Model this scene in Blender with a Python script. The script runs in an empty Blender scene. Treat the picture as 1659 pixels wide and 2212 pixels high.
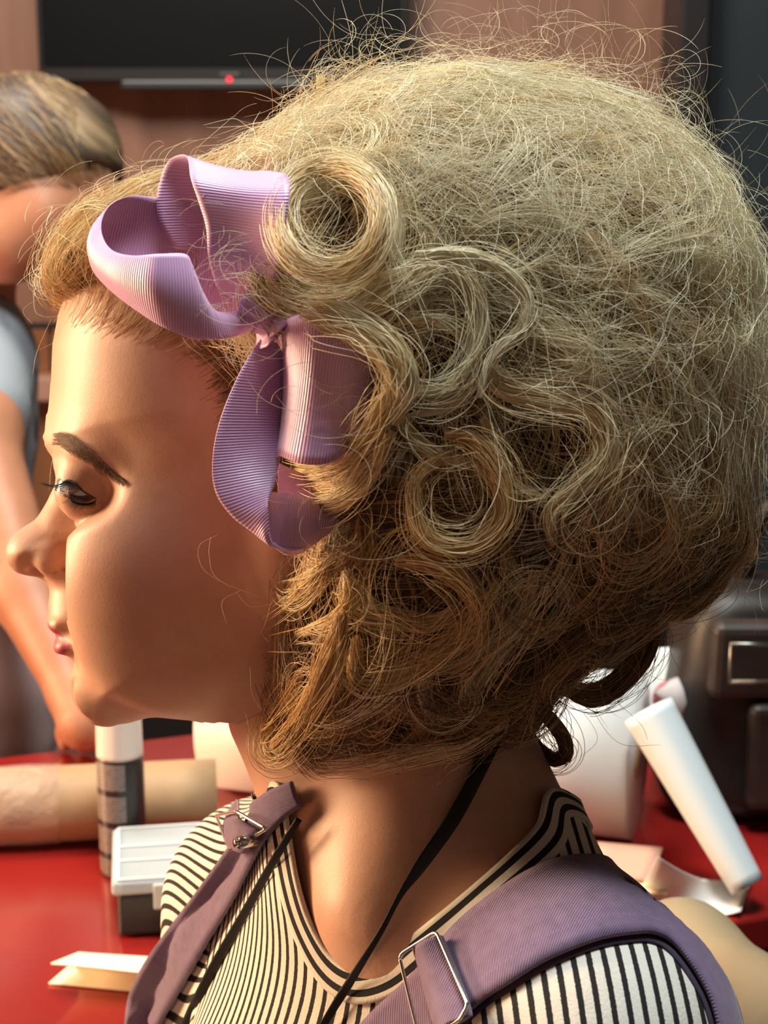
import bpy, math, random
import numpy as np
from mathutils import Vector, Matrix
from mathutils.bvhtree import BVHTree
rng = np.random.default_rng(7)
random.seed(7)
scene = bpy.context.scene
COL = scene.collection

# ------------------------------------------------------------ camera, world, lights, exposure
FPX, W_, H_ = 3400.0, 1659.0, 2212.0
PITCH = math.radians(12.0)
CP, SP = math.cos(PITCH), math.sin(PITCH)
CAM = np.array([0.0, 0.0, 1.30])
RV = np.array([1.0, 0, 0]); FW = np.array([0, CP, -SP]); UP = np.array([0, SP, CP])
D0 = 0.72                                   # distance of the woman's mid-plane

cam = bpy.data.cameras.new('camera')
camo = bpy.data.objects.new('camera', cam); COL.objects.link(camo)
camo.location = CAM; camo.rotation_euler = (math.pi/2 - PITCH, 0, 0)
cam.sensor_fit = 'VERTICAL'; cam.sensor_height = 24.0
cam.lens = 24.0*FPX/H_
cam.clip_start = 0.01
cam.dof.use_dof = True; cam.dof.focus_distance = 0.66
cam.dof.aperture_fstop = (cam.lens/1000)/0.0036
scene.camera = camo

world = bpy.data.worlds.new('world'); scene.world = world; world.use_nodes = True
wn = world.node_tree
wn.nodes['Background'].inputs[0].default_value = (0.62, 0.68, 0.80, 1)
wn.nodes['Background'].inputs[1].default_value = 0.06

def area(name, loc, target, size, power, color, size_y=None, spread=None):
    l = bpy.data.lights.new(name, 'AREA'); l.energy = power; l.color = color; l.size = size
    if size_y: l.shape = 'RECTANGLE'; l.size_y = size_y
    o = bpy.data.objects.new(name, l); COL.objects.link(o); o.location = loc
    o.rotation_euler = (Vector(target)-Vector(loc)).to_track_quat('-Z', 'Y').to_euler()
    if spread: l.spread = math.radians(spread)
    return o
area('warm_key_light', (-1.7, 1.06, 1.46), (0, .7, 1.15), 0.35, 20, (1.0, 0.68, 0.39), 0.9, spread=95)  # unseen warm lamp at left; narrow spread keeps it off the second person
area('cool_ceiling_light', (0.06, 0.72, 2.6), (0.06, .7, 1.2), 0.5, 36, (0.92, 1.0, 0.98))
area('orange_low_light', (-1.1, 0.0, 0.70), (0.0, .7, 1.0), 0.5, 3.4, (1.0, 0.40, 0.18))
area('red_side_light', (-1.5, 1.25, 0.95), (-.35, 1.6, .95), 0.4, 7, (1.0, 0.32, 0.14))
area('room_back_light', (-0.6, 1.6, 2.7), (-0.3, 3.2, 1.3), 0.8, 60, (1.0, 0.86, 0.74))

scene.view_settings.view_transform = 'Standard'
scene.view_settings.look = 'None'
scene.view_settings.exposure = 0.0
scene.view_settings.gamma = 1.0
scene.view_settings.use_curve_mapping = False

# ------------------------------------------------------------ helpers
def P(px, py, d):
    """world point seen at photo pixel (px, py), at distance d along the view axis"""
    return CAM + d*(FW + (px-829.5)/FPX*RV + (1106-py)/FPX*UP)
def G(px, py, z=0.75):
    v = FW + (px-829.5)/FPX*RV + (1106-py)/FPX*UP
    t = (z-CAM[2])/v[2]
    return CAM + t*v
def hf(px, py, s=0.0):
    """head frame coordinates (right, up, toward the near side) of a pixel"""
    px = np.asarray(px, float); py = np.asarray(py, float)
    return np.stack(np.broadcast_arrays((px-829.5)/FPX*(D0-s), (1106-py)/FPX*(D0-s), s), -1)
ORG = CAM + D0*FW
MF = np.stack([RV, UP, -FW])                # rows: frame axes in world
def f2w(p): return ORG + np.asarray(p) @ MF
def w2f(p): return (np.asarray(p)-ORG) @ MF.T
def to_px(p):
    d = D0-p[..., 2]
    return 829.5+p[..., 0]*FPX/d, 1106-p[..., 1]*FPX/d

def tag(o, label=None, cat=None, group=None, kind=None):
    if label: o['label'] = label
    if cat: o['category'] = cat
    if group: o['group'] = group
    if kind: o['kind'] = kind
    return o
def empty(name, loc=(0, 0, 0)):
    o = bpy.data.objects.new(name, None); COL.objects.link(o); o.location = loc
    o.empty_display_size = 0.05
    return o
def link(name, me, mat, parent=None, smooth=True):
    if mat: me.materials.append(mat)
    if smooth and len(me.polygons):
        me.polygons.foreach_set('use_smooth', [True]*len(me.polygons))
    o = bpy.data.objects.new(name, me); COL.objects.link(o)
    if parent is not None:
        o.parent = parent
        top = parent if parent.parent is None else parent.parent
        o.matrix_parent_inverse = Matrix.Translation(-Vector(parent.location)) if parent.parent is None else Matrix.Identity(4)
    return o
def np_mesh(name, V, F):
    me = bpy.data.meshes.new(name)
    V = np.asarray(V, np.float32); F = np.asarray(F, np.int32)
    n = F.shape[1]
    me.vertices.add(len(V)); me.vertices.foreach_set('co', V.ravel())
    me.loops.add(F.size); me.loops.foreach_set('vertex_index', F.ravel())
    me.polygons.add(len(F)); me.polygons.foreach_set('loop_start', np.arange(0, F.size, n, dtype=np.int32))
    me.polygons.foreach_set('loop_total', np.full(len(F), n, np.int32))
    me.update(calc_edges=True)
    return me
class MB:
    """collects boxes, tubes, lathes and sheets and links them as ONE mesh object"""
    def __init__(s): s.v = []; s.f = []; s.uv = {}
    def add(s, V, F):
        b = len(s.v); s.v += [tuple(map(float, v)) for v in V]; s.f += [tuple(b+i for i in f) for f in F]
    def box(s, c, size, M=None, bev=0.0):
        import bmesh
        bm = bmesh.new(); bmesh.ops.create_cube(bm, size=1)
        for v in bm.verts: v.co = Vector((v.co.x*size[0], v.co.y*size[1], v.co.z*size[2]))
        if bev: bmesh.ops.bevel(bm, geom=bm.edges[:], offset=bev, segments=3, affect='EDGES', profile=.5)
        if M is not None: bm.transform(M.to_4x4() if len(M) == 3 else M)
        bm.verts.index_update()
        s.add([v.co+Vector(c) for v in bm.verts], [[v.index for v in f.verts] for f in bm.faces]); bm.free()
    def tube(s, pts, r, n=12, cap=True):
        pts = [Vector(p) for p in pts]; k = len(pts)
        rs = r if hasattr(r, '__len__') else [r]*k
        t0 = (pts[1]-pts[0]).normalized()
        a = t0.orthogonal().normalized(); V = []; F = []
        for i, p in enumerate(pts):
            t = (pts[min(i+1, k-1)]-pts[max(i-1, 0)]).normalized()
            a = (a - t*a.dot(t)).normalized(); b = t.cross(a)
            for j in range(n):
                an = 2*math.pi*j/n
                V.append(p+(a*math.cos(an)+b*math.sin(an))*rs[i])
        for i in range(k-1):
            for j in range(n):
                F.append((i*n+j, i*n+(j+1) % n, (i+1)*n+(j+1) % n, (i+1)*n+j))
        if cap: F.append(tuple(range(n))[::-1]); F.append(tuple((k-1)*n+j for j in range(n)))
        s.add(V, F)
    def lathe(s, prof, c=(0, 0, 0), n=32, M=None):
        V = []; F = []; k = len(prof)
        for r, z in prof:
            for j in range(n):
                an = 2*math.pi*j/n; v = Vector((r*math.cos(an), r*math.sin(an), z))
                if M is not None: v = M @ v
                V.append(v+Vector(c))
        for i in range(k-1):
            for j in range(n):
                F.append((i*n+j, i*n+(j+1) % n, (i+1)*n+(j+1) % n, (i+1)*n+j))
        F.append(tuple(range(n))[::-1]); F.append(tuple((k-1)*n+j for j in range(n)))
        s.add(V, F)
    def build(s, name, mat, parent=None, smooth=False):
        me = bpy.data.meshes.new(name); me.from_pydata(s.v, [], s.f); me.update()
        if smooth:
            o = link(name, me, mat, parent)
            return o
        return link(name, me, mat, parent, smooth=False)

# ---- material helper
class NT:
    def __init__(s, name):
        s.m = bpy.data.materials.new(name); s.m.use_nodes = True; s.t = s.m.node_tree
        s.b = s.t.nodes['Principled BSDF']; s.out = s.t.nodes['Material Output']
    def n(s, typ, **kw):
        nd = s.t.nodes.new(typ)
        for k, v in kw.items():
            if k.startswith('i_'): nd.inputs[k[2:].replace('_', ' ')].default_value = v
            else: setattr(nd, k, v)
        return nd
    def l(s, a, b): s.t.links.new(a, b)
    def ramp(s, src, stops):
        r = s.n('ShaderNodeValToRGB'); e = r.color_ramp.elements
        while len(e) < len(stops): e.new(0.5)
        for q, (p, c) in zip(e, stops): q.position = p; q.color = (*c, 1)
        s.l(src, r.inputs[0]); return r.outputs[0]
    def mix(s, fac, a, b, mode='MIX'):
        m = s.n('ShaderNodeMix', data_type='RGBA', blend_type=mode)
        for sock, v in ((m.inputs[0], fac), (m.inputs[6], a), (m.inputs[7], b)):
            if isinstance(v, (int, float)): sock.default_value = v
            elif isinstance(v, tuple): sock.default_value = (*v, 1)
            else: s.l(v, sock)
        return m.outputs[2]
    def noise(s, scale, detail=3, coord='Object', vec=None, rough=.5, stretch=None):
        n = s.n('ShaderNodeTexNoise'); n.inputs['Scale'].default_value = scale; n.inputs['Detail'].default_value = detail
        n.inputs['Roughness'].default_value = rough
        if vec is None: vec = s.n('ShaderNodeTexCoord').outputs[coord]
        if stretch:
            mp = s.n('ShaderNodeMapping'); mp.inputs['Scale'].default_value = stretch; s.l(vec, mp.inputs[0]); vec = mp.outputs[0]
        s.l(vec, n.inputs['Vector']); return n.outputs[0]
    def attr(s, name): return s.n('ShaderNodeAttribute', attribute_name=name)
    def bump(s, h, strength=.3, dist=.001):
        b = s.n('ShaderNodeBump'); b.inputs['Strength'].default_value = strength; b.inputs['Distance'].default_value = dist
        s.l(h, b.inputs['Height']); s.l(b.outputs[0], s.b.inputs['Normal']); return b
    def math(s, op, a, b=None):
        m = s.n('ShaderNodeMath', operation=op)
        for i, v in enumerate((a, b)):
            if v is None: continue
            if isinstance(v, (int, float)): m.inputs[i].default_value = v
            else: s.l(v, m.inputs[i])
        return m.outputs[0]
def simple(name, col, rough=.5, metal=0, spec=.5, noise=None, coat=0):
    t = NT(name); t.b.inputs['Base Color'].default_value = (*col, 1)
    t.b.inputs['Roughness'].default_value = rough; t.b.inputs['Metallic'].default_value = metal
    t.b.inputs['Specular IOR Level'].default_value = spec; t.b.inputs['Coat Weight'].default_value = coat
    if noise:
        sc, amt = noise
        nz = t.noise(sc, 4)
        c = t.ramp(nz, [(.3, tuple(x*(1-amt) for x in col)), (.7, tuple(min(1, x*(1+amt)) for x in col))])
        t.l(c, t.b.inputs['Base Color'])
        t.bump(nz, .15, .002)
    return t.m

# ---- implicit surfaces
def surface_nets(F, xs, ys, zs):
    ins = F < 0
    nx, ny, nz = F.shape
    cx, cy, cz = nx-1, ny-1, nz-1
    c8 = np.zeros((cx, cy, cz), np.int8)
    for i in (0, 1):
        for j in (0, 1):
            for k in (0, 1): c8 += ins[i:i+cx, j:j+cy, k:k+cz]
    act = np.nonzero((c8 > 0) & (c8 < 8))
    I, J, K = act
    idx = np.full((cx, cy, cz), -1, np.int32); idx[act] = np.arange(len(I))
    pos = np.zeros((len(I), 3)); cnt = np.zeros(len(I))
    cor = [(0, 0, 0), (1, 0, 0), (0, 1, 0), (1, 1, 0), (0, 0, 1), (1, 0, 1), (0, 1, 1), (1, 1, 1)]
    for a in cor:
        for ax in range(3):
            if a[ax]: continue
            b = list(a); b[ax] = 1
            fa = F[I+a[0], J+a[1], K+a[2]]; fb = F[I+b[0], J+b[1], K+b[2]]
            m = (fa < 0) != (fb < 0)
            t = np.where(m, fa/np.where(m, fa-fb, 1), 0)
            q = np.stack([a[0]+t*(ax == 0), a[1]+t*(ax == 1), a[2]+t*(ax == 2)], 1)
            pos += q*m[:, None]; cnt += m
    pos /= cnt[:, None]
    out = np.stack([np.interp(I+pos[:, 0], np.arange(nx), xs), np.interp(J+pos[:, 1], np.arange(ny), ys),
                    np.interp(K+pos[:, 2], np.arange(nz), zs)], 1)
    faces = []
    def quads(A, B, ax):
        e = A != B
        i, j, k = np.nonzero(e)
        if ax == 0: ok = (j > 0) & (k > 0) & (j < cy) & (k < cz); o = [(0, -1, -1), (0, 0, -1), (0, 0, 0), (0, -1, 0)]
        if ax == 1: ok = (i > 0) & (k > 0) & (i < cx) & (k < cz); o = [(-1, 0, -1), (-1, 0, 0), (0, 0, 0), (0, 0, -1)]
        if ax == 2: ok = (i > 0) & (j > 0) & (i < cx) & (j < cy); o = [(-1, -1, 0), (0, -1, 0), (0, 0, 0), (-1, 0, 0)]
        i, j, k = i[ok], j[ok], k[ok]
        q = np.stack([idx[i+a, j+b, k+c] for a, b, c in o], 1)
        s = A[i, j, k]
        q[~s] = q[~s][:, ::-1]
        faces.append(q)
    quads(ins[:-1], ins[1:], 0); quads(ins[:, :-1], ins[:, 1:], 1); quads(ins[:, :, :-1], ins[:, :, 1:], 2)
    return out, np.concatenate(faces)
def smooth_mesh(V, F, it=3, lam=.5, mu=-.52):
    E = np.concatenate([F[:, [i, (i+1) % 4]] for i in range(4)]); E = np.unique(np.sort(E, 1), axis=0)
    n = len(V); deg = np.bincount(E.ravel(), minlength=n)[:, None]
    for q in range(it*2):
        S = np.zeros_like(V)
        for c in range(3):
            S[:, c] = np.bincount(E[:, 0], V[E[:, 1], c], n)+np.bincount(E[:, 1], V[E[:, 0], c], n)
        V = V+(lam if q % 2 == 0 else mu)*(S/np.maximum(deg, 1)-V)
    return V
def smin(a, b, k): h = np.clip(.5+.5*(b-a)/k, 0, 1); return b*(1-h)+a*h-k*h*(1-h)
def smax(a, b, k): return -smin(-a, -b, k)
def capsule(p, a, b, ra, rb=None):
    rb = ra if rb is None else rb
    a = np.asarray(a, float); b = np.asarray(b, float); ab = b-a
    X, Y, Z = p
    t = np.clip(((X-a[0])*ab[0]+(Y-a[1])*ab[1]+(Z-a[2])*ab[2])/ab.dot(ab), 0, 1)
    return np.sqrt((X-a[0]-t*ab[0])**2+(Y-a[1]-t*ab[1])**2+(Z-a[2]-t*ab[2])**2)-(ra+(rb-ra)*t)
def ellipsoid(p, c, r, R=None):
    X, Y, Z = (p[i]-c[i] for i in range(3))
    if R is not None:
        R = np.asarray(R)
        X, Y, Z = (R[i][0]*X+R[i][1]*Y+R[i][2]*Z for i in range(3))
    return (np.sqrt((X/r[0])**2+(Y/r[1])**2+(Z/r[2])**2)-1)*min(r)
def seg_dist(X, Y, pts, closed=False):
    pts = np.asarray(pts, float); d = np.full(np.broadcast(X, Y).shape, 9.)
    m = len(pts)
    for i in range(m if closed else m-1):
        a, b = pts[i], pts[(i+1) % m]; ab = b-a
        t = np.clip(((X-a[0])*ab[0]+(Y-a[1])*ab[1])/ab.dot(ab), 0, 1)
        d = np.minimum(d, np.hypot(X-a[0]-t*ab[0], Y-a[1]-t*ab[1]))
    return d
def inside(X, Y, pts):
    pts = np.asarray(pts, float); r = np.zeros(np.broadcast(X, Y).shape, bool)
    for i in range(len(pts)):
        x1, y1 = pts[i]; x2, y2 = pts[(i+1) % len(pts)]
        if y1 == y2: continue
        c = ((y1 > Y) != (y2 > Y)) & (X < (x2-x1)*(Y-y1)/(y2-y1)+x1)
        r ^= c
    return r
def spline(pts, n, closed=False):
    """Catmull-Rom resampled, any dimension"""
    p = np.asarray(pts, float); m = len(p)
    if closed: q = np.concatenate([p[-1:], p, p[:2]]); seg = m
    else: q = np.concatenate([2*p[:1]-p[1:2], p, 2*p[-1:]-p[-2:-1]]); seg = m-1
    t = np.linspace(0, seg, n, endpoint=not closed); i = np.minimum(t.astype(int), seg-1); u = (t-i)[:, None]
    a, b, c, d = q[i], q[i+1], q[i+2], q[i+3]
    return .5*(2*b+(c-a)*u+(2*a-5*b+4*c-d)*u*u+(3*b-a-3*c+d)*u**3)
def px2f(pts): return hf(np.array(pts)[:, 0], np.array(pts)[:, 1], 0)[:, :2]
def grid(*ranges):
    """ranges: lists of (start, stop, step) pieces -> nonuniform axis"""
    out = []
    for pieces in ranges:
        a = np.concatenate([np.arange(s, e, h) for s, e, h in pieces]); out.append(a)
    return out
def field_mesh(fn, xs, ys, zs, it=2):
    p = (xs[:, None, None].astype(np.float32), ys[None, :, None].astype(np.float32), zs[None, None, :].astype(np.float32))
    F = fn(p)
    F = np.array(np.broadcast_to(F, (len(xs), len(ys), len(zs))))
    F[0] = F[-1] = 1e-3; F[:, 0] = F[:, -1] = 1e-3; F[:, :, 0] = F[:, :, -1] = 1e-3
    V, Q = surface_nets(F, xs, ys, zs)
    if it: V = smooth_mesh(V, Q, it)
    return V, Q
def add_attr(me, name, vals, dom='POINT', typ='FLOAT'):
    a = me.attributes.new(name, typ, dom)
    a.data.foreach_set('value' if typ == 'FLOAT' else 'vector', np.asarray(vals, np.float32).ravel())
# ------------------------------------------------------------ the room
def struct(o): o['kind'] = 'structure'; return o
YB = 3.40                                                  # back wall
def wood(name, c1, c2, rough=.42):
    t = NT(name)
    n1 = t.noise(2.2, 5, stretch=(9, 9, .8)); n2 = t.noise(3.0, 2)
    c = t.ramp(n1, [(.3, c1), (.7, c2)]); c = t.mix(t.math('MULTIPLY', n2, .35), c, c1)
    t.l(c, t.b.inputs['Base Color']); t.b.inputs['Roughness'].default_value = rough; t.bump(n1, .08, .002); return t.m
M_wood = wood('brown_wood_panel', (.215, .108, .070), (.33, .180, .120))
M_wood2 = wood('orange_wood_panel', (.22, .085, .035), (.32, .135, .06))
M_floor = simple('dark_floor', (.035, .022, .018), .5, noise=(8, .3))
M_dark = simple('black_gap', (.012, .009, .009), .6)
M_wall = simple('plain_wall', (.22, .18, .16), .85, noise=(6, .06))
def xw(px, y=YB): return (px-829.5)/FPX*(y*CP+.0)          # rough x for a pixel column on the back wall
m = MB(); m.box((0, 1.3, -.02), (6.2, 4.6, .04)); struct(m.build('floor', M_floor))
m = MB(); m.box((0, 1.3, 2.92), (6.2, 4.6, .04)); struct(m.build('ceiling', simple('ceiling_paint', (.30, .28, .26), .9)))
m = MB(); m.box((0, YB+.06, 1.45), (6.2, .12, 2.9)); struct(m.build('wall_back', M_wood))
m = MB(); m.box((0, -1.06, 1.45), (6.2, .12, 2.9)); struct(m.build('wall_front', M_wall))
m = MB(); m.box((-3.06, 1.2, 1.45), (.12, 4.6, 2.9)); struct(m.build('wall_left', M_wall))
m = MB(); m.box((3.06, 1.2, 1.45), (.12, 4.6, 2.9)); struct(m.build('wall_right', M_wall))
def zw(py, y): # height on a vertical plane at world depth y
    v = (1106-py)/FPX; d = y/(CP+v*SP); return 1.30+d*(-SP+v*CP)
def xx(px, py, y):
    v = (1106-py)/FPX; return (px-829.5)/FPX*y/(CP+v*SP)
yb = YB-.012
# lower, warmer panels under a dark joint and a ledge with painted highlight
z1 = zw(705, yb); m = MB()
for a, b in ((-3, -.72), (-.71, 0.1), (.11, 3)): m.box(((a+b)/2, yb, z1/2+.12), (b-a, .024, z1-.24-.012), bev=.002)
struct(m.build('trim_1', M_wood2))
m = MB(); m.box((0, yb+.006, z1), (6, .012, .014)); struct(m.build('trim_2', M_dark))
zl = zw(832, yb); m = MB(); m.box((-.2, YB-.045, zl), (5.6, .09, .055), bev=.008); struct(m.build('trim_3', simple('highlit_ledge', (.50, .28, .20), .5)))  # pale tone paints in the light the ledge catches
m = MB(); m.box((0, YB-.03, .16), (6, .06, .32), bev=.004); struct(m.build('baseboard_back', M_dark))
# vertical joints of the upper panels
m = MB()
for px in (168, ): m.box((xx(px, 400, YB), YB-.002, (2.9+z1)/2), (.012, .008, 2.9-z1))
struct(m.build('trim_4', M_dark))
# dark bluish partition at the right
M_part = simple('blue_black_partition', (.022, .034, .042), .35, noise=(3, .2))
xp = xx(1502, 400, 2.9)
m = MB(); m.box(((xp+3.0)/2, 2.98, 1.45), (3.0-xp, .14, 2.9), bev=.006); struct(m.build('wall_partition' if False else 'door_1', M_part))
m = MB(); m.box((xp-.018, 2.96, 1.45), (.05, .20, 2.9), bev=.004); struct(m.build('trim_5', simple('black_frame', (.012, .012, .014), .4)))
# outlet plate low on the back wall
zo = zw(1262, YB); xo = xx(100, 1262, YB)
m = MB(); m.box((xo, yb-.018, zo), (.075, .012, .115), bev=.004); outlet = m.build('wall_outlet', simple('white_plastic', (.85, .87, .80), .3))
tag(outlet, 'small white outlet plate low on the wood-panelled back wall', 'outlet')
M_gp = simple('grey_plastic', (.5, .5, .48), .4)
for dz in (-.024, .024):
    m = MB(); m.box((xo, yb-.0245, zo+dz), (.034, .002, .028), bev=.0008); m.build('socket_face', M_gp, outlet)

# ---- television on the back wall
yt = YB-.10
tx0, tx1 = xx(78, 60, yt-.02), xx(880, 60, yt-.02); tz0 = zw(178, yt-.02)
tv = empty('television', ((tx0+tx1)/2, yt, tz0)); tag(tv, 'large black flat television mounted high on the wood wall', 'television')
m = MB(); m.box(((tx0+tx1)/2, yt+.01, tz0+.24), (tx1-tx0, .05, .48), bev=.006); m.build('tv_case', simple('black_plastic', (.010, .011, .012), .35), tv)
m = MB(); m.box(((tx0+tx1)/2, yt-.0165, tz0+.25), (tx1-tx0-.02, .003, .44)); m.build('tv_screen', simple('black_glass', (.006, .008, .009), .18), tv)
m = MB(); x0, x1 = xx(262, 185, yt-.02), xx(670, 185, yt-.02); m.box(((x0+x1)/2, yt-.012, tz0-.004), (x1-x0, .03, .018), bev=.005); m.build('speaker_bar', simple('grey_black_plastic', (.035, .045, .05), .35), tv)
t = NT('red_led'); t.b.inputs['Emission Color'].default_value = (1, .04, .05, 1); t.b.inputs['Emission Strength'].default_value = 2.2; t.b.inputs['Base Color'].default_value = (.4, 0, 0, 1)
m = MB(); xl = xx(495, 172, yt-.03); m.lathe([(.0001, -.001), (.0055, -.001), (.0055, .002), (.0001, .003)], (xl, yt-.026, zw(172, yt-.026)), 20, Matrix.Rotation(math.pi/2, 3, 'X')); m.build('power_light', t.m, tv, True)
m = MB(); zz = zw(160, yt-.02)
for k in range(6): m.box((xl-.0155+k*.0062, yt-.0195, zz), (.0042, .002, .0055), bev=.0006)
m.build('logo', simple('grey_print', (.16, .16, .16), .4), tv)

# ---- red table
ang = math.radians(20); ex = np.array([math.cos(ang), math.sin(ang), 0]); ey = np.array([-math.sin(ang), math.cos(ang), 0])
n0, n1 = G(1560, 1995)@ey, G(240, 1606)@ey
t = NT('red_gloss_top'); nz = t.noise(9, 4)
t.l(t.ramp(nz, [(.3, (.24, .010, .009)), (.7, (.30, .016, .013))]), t.b.inputs['Base Color']); t.b.inputs['Roughness'].default_value = .22; t.b.inputs['Coat Weight'].default_value = .6; t.b.inputs['Coat Roughness'].default_value = .12
t.bump(t.noise(30, 3), .05, .002)
def tbl(u, v, z): return ex*u+ey*v+np.array([0, 0, z])
table = empty('table', tbl(.2, (n0+n1)/2, 0)); tag(table, 'red glossy table covered with rolls, papers and a can behind the woman', 'table')
Mt = Matrix.Rotation(ang, 3, 'Z')
m = MB(); m.box(tbl(.2, (n0+n1)/2, .735), (2.4, n1-n0, .030), Mt, bev=.004); m.build('tabletop', t.m, table)
m = MB(); m.box(tbl(.2, (n0+n1)/2, .66), (2.3, n1-n0-.10, .10), Mt, bev=.004); m.build('apron', simple('dark_red_lacquer', (.12, .008, .01), .4), table)
for u in (-.92, 1.32):
    for v in (n0+.07, n1-.07):
        m = MB(); m.box(tbl(u, v, .31), (.06, .06, .62), Mt, bev=.004); m.build('leg', M_dark, table)

def up(p, h): return np.array([p[0], p[1], p[2]+h])
# kraft tube
M_kraft = simple('kraft_card', (.46, .29, .15), .6, noise=(40, .08))
a = up(G(-60, 1822), .032); b = up(G(470, 1795), .032)
kt = MB(); kt.tube([a+(b-a)*u for u in np.linspace(0, 1, 8)], .032, 40)
ktube = kt.build('cardboard_tube', M_kraft, None, True); tag(ktube, 'brown cardboard tube lying on the red table behind the spray can', 'tube')
w = MB(); aa = a-(b-a)*.02; dirv = (b-a)/np.linalg.norm(b-a)
pts = [a-dirv*.03, a+dirv*.02, a+dirv*.05, a+dirv*.075]
w.tube(pts, [.028, .0335, .0345, .0335], 40)
t = NT('clear_wrap'); t.b.inputs['Base Color'].default_value = (.8, .62, .5, 1); t.b.inputs['Roughness'].default_value = .25; t.b.inputs['Alpha'].default_value = .28; t.bump(t.noise(60, 4), .8, .01)
w.build('plastic_wrap', t.m, ktube, True)
# spray can
base = G(268, 1882); R_ = .0205
can = empty('spray_can', base); tag(can, 'tall spray can with white cap and black label standing on the red table', 'can')
def dpt(p): return (np.asarray(p)-CAM)@FW
R_ = 50/FPX*dpt(base); ztop = .168
m = MB(); m.lathe([(.0001, .001), (R_*.93, .001), (R_, .005), (R_, .098), (R_*.985, .1005), (R_*.9, .102), (.0001, .102)], base, 48)
t = NT('can_label'); tc = t.n('ShaderNodeTexCoord').outputs['Object']
sx = t.n('ShaderNodeSeparateXYZ'); t.l(tc, sx.inputs[0])
zc, xc = sx.outputs['Z'], sx.outputs['X']
rows = t.math('GREATER_THAN', t.math('SINE', t.math('MULTIPLY', zc, 2600)), .1)
blk = t.math('GREATER_THAN', t.math('SINE', t.math('MULTIPLY', t.math('SUBTRACT', zc, .75), 235)), -.82)
nzv = t.math('GREATER_THAN', t.noise(700, 1, stretch=(1, 1, .4)), .42)
panel = t.math('LESS_THAN', xc, float(base[0]+R_*.35))
f_ = t.math('MULTIPLY', t.math('MULTIPLY', panel, blk), t.math('MULTIPLY_ADD', t.math('MULTIPLY', rows, nzv), .5))
f_.node.inputs[2].default_value = .28
c = t.mix(f_, (.022, .02, .022), (.30, .26, .24)); t.l(c, t.b.inputs['Base Color']); t.b.inputs['Roughness'].default_value = .35
m.build('can_body', t.m, can, True)
m = MB(); m.lathe([(R_*.99, .1005), (R_*.985, .103), (R_*.94, .150), (R_*.90, .156), (R_*.8, .159), (.0001, .160)], base, 48); m.build('cap', simple('white_cap', (.80, .74, .68), .35), can, True)
# organiser box with clear lid
def rbox(m, c, size, M, bev): m.box(c, size, M, bev)
bc = G(245, 2035); bx = .15; by = .10
A2 = math.radians(9); Mb = Matrix.Rotation(A2, 3, 'Z'); bex = np.array([math.cos(A2), math.sin(A2), 0]); bey = np.array([-math.sin(A2), math.cos(A2), 0])
def bl_(u, v, z): return np.array([bc[0], bc[1], .7505])+bex*u+bey*v+np.array([0, 0, z])
box = empty('organiser_box', bl_(bx/2, by/2, 0)); tag(box, 'small black compartment box with frosted clear lid on the red table', 'box')
m = MB(); m.box(bl_(bx/2, by/2, .018), (bx*.95, by*.94, .034), Mb, bev=.004); m.build('box_base', simple('black_box', (.018, .018, .020), .4), box)
t = NT('frosted_lid'); t.b.inputs['Base Color'].default_value = (.62, .68, .70, 1); t.b.inputs['Roughness'].default_value = .25; t.b.inputs['Alpha'].default_value = .72
lidm = t.m
m = MB(); m.box(bl_(bx/2, by/2, .0405), (bx, by, .011), Mb, bev=.003); lid = m.build('box_lid', lidm, box)
t = NT('lid_rib'); t.b.inputs['Base Color'].default_value = (.82, .80, .76, 1); t.b.inputs['Roughness'].default_value = .3
m = MB()
for v in (.36, .62, .97, .03): m.box(bl_(bx/2, by*v, .0468), (bx*.94, .0028, .0016), Mb, bev=.0005)
for u in (.03, .97, .45): m.box(bl_(bx*u, by*(.5 if u != .45 else .5), .0466), (.0028, by*(.94 if u != .45 else .26), .0014), Mb, bev=.0005)
m.build('lid_rib', t.m, box)
for u in (.30, ):
    m = MB(); m.box(bl_(bx*u, -.0015, .034), (.030, .004, .020), Mb, bev=.0015); lt = m.build('latch', simple('clear_latch', (.55, .56, .52), .3), box)
    m = MB(); m.box(bl_(bx*u, -.0040, .040), (.014, .0012, .004), Mb, bev=.0004); m.build('latch_slot', M_dark, box)
# folded cream card
def sheet(name, pts4, mat, n=10, thick=.0012, curve=0.0, parent=None):
    a, b, c, d = [np.array(p, float) for p in pts4]; Gd = np.zeros((n, n, 3))
    for i in range(n):
        for j in range(n):
            u, v = i/(n-1), j/(n-1); Gd[i, j] = (a*(1-u)+b*u)*(1-v)+(d*(1-u)+c*u)*v+np.array([0, 0, curve*math.sin(math.pi*u)])
    V = np.concatenate([Gd.reshape(-1, 3), (Gd-[0, 0, thick]).reshape(-1, 3)]).tolist(); N = n*n; F = []
    for i in range(n-1):
        for j in range(n-1):
            k = i*n+j; F += [(k, k+n, k+n+1, k+1), (N+k, N+k+1, N+k+n+1, N+k+n)]
    for i in range(n-1):
        F += [(i*n, N+i*n, N+(i+1)*n, (i+1)*n), (i*n+n-1, (i+1)*n+n-1, N+(i+1)*n+n-1, N+i*n+n-1), (i, i+1, N+i+1, N+i), ((n-1)*n+i, N+(n-1)*n+i, N+(n-1)*n+i+1, (n-1)*n+i+1)]
    m = MB(); m.add(V, F); return m.build(name, mat, parent, True)
M_card = simple('cream_card', (.84, .70, .48), .7); M_card2 = simple('cream_paper', (.90, .80, .62), .7)
c0, c1, c2, c3 = up(G(105, 2128), .0018), up(G(420, 2158), .0018), up(G(420, 2080), .0018), up(G(155, 2085), .0018)
card = empty('folded_card', (c0+c2)/2); tag(card, 'folded cream card half open at the near left of the red table', 'card')
sheet('card_leaf', [c0, c1, c2, c3], M_card, parent=card)
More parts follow.
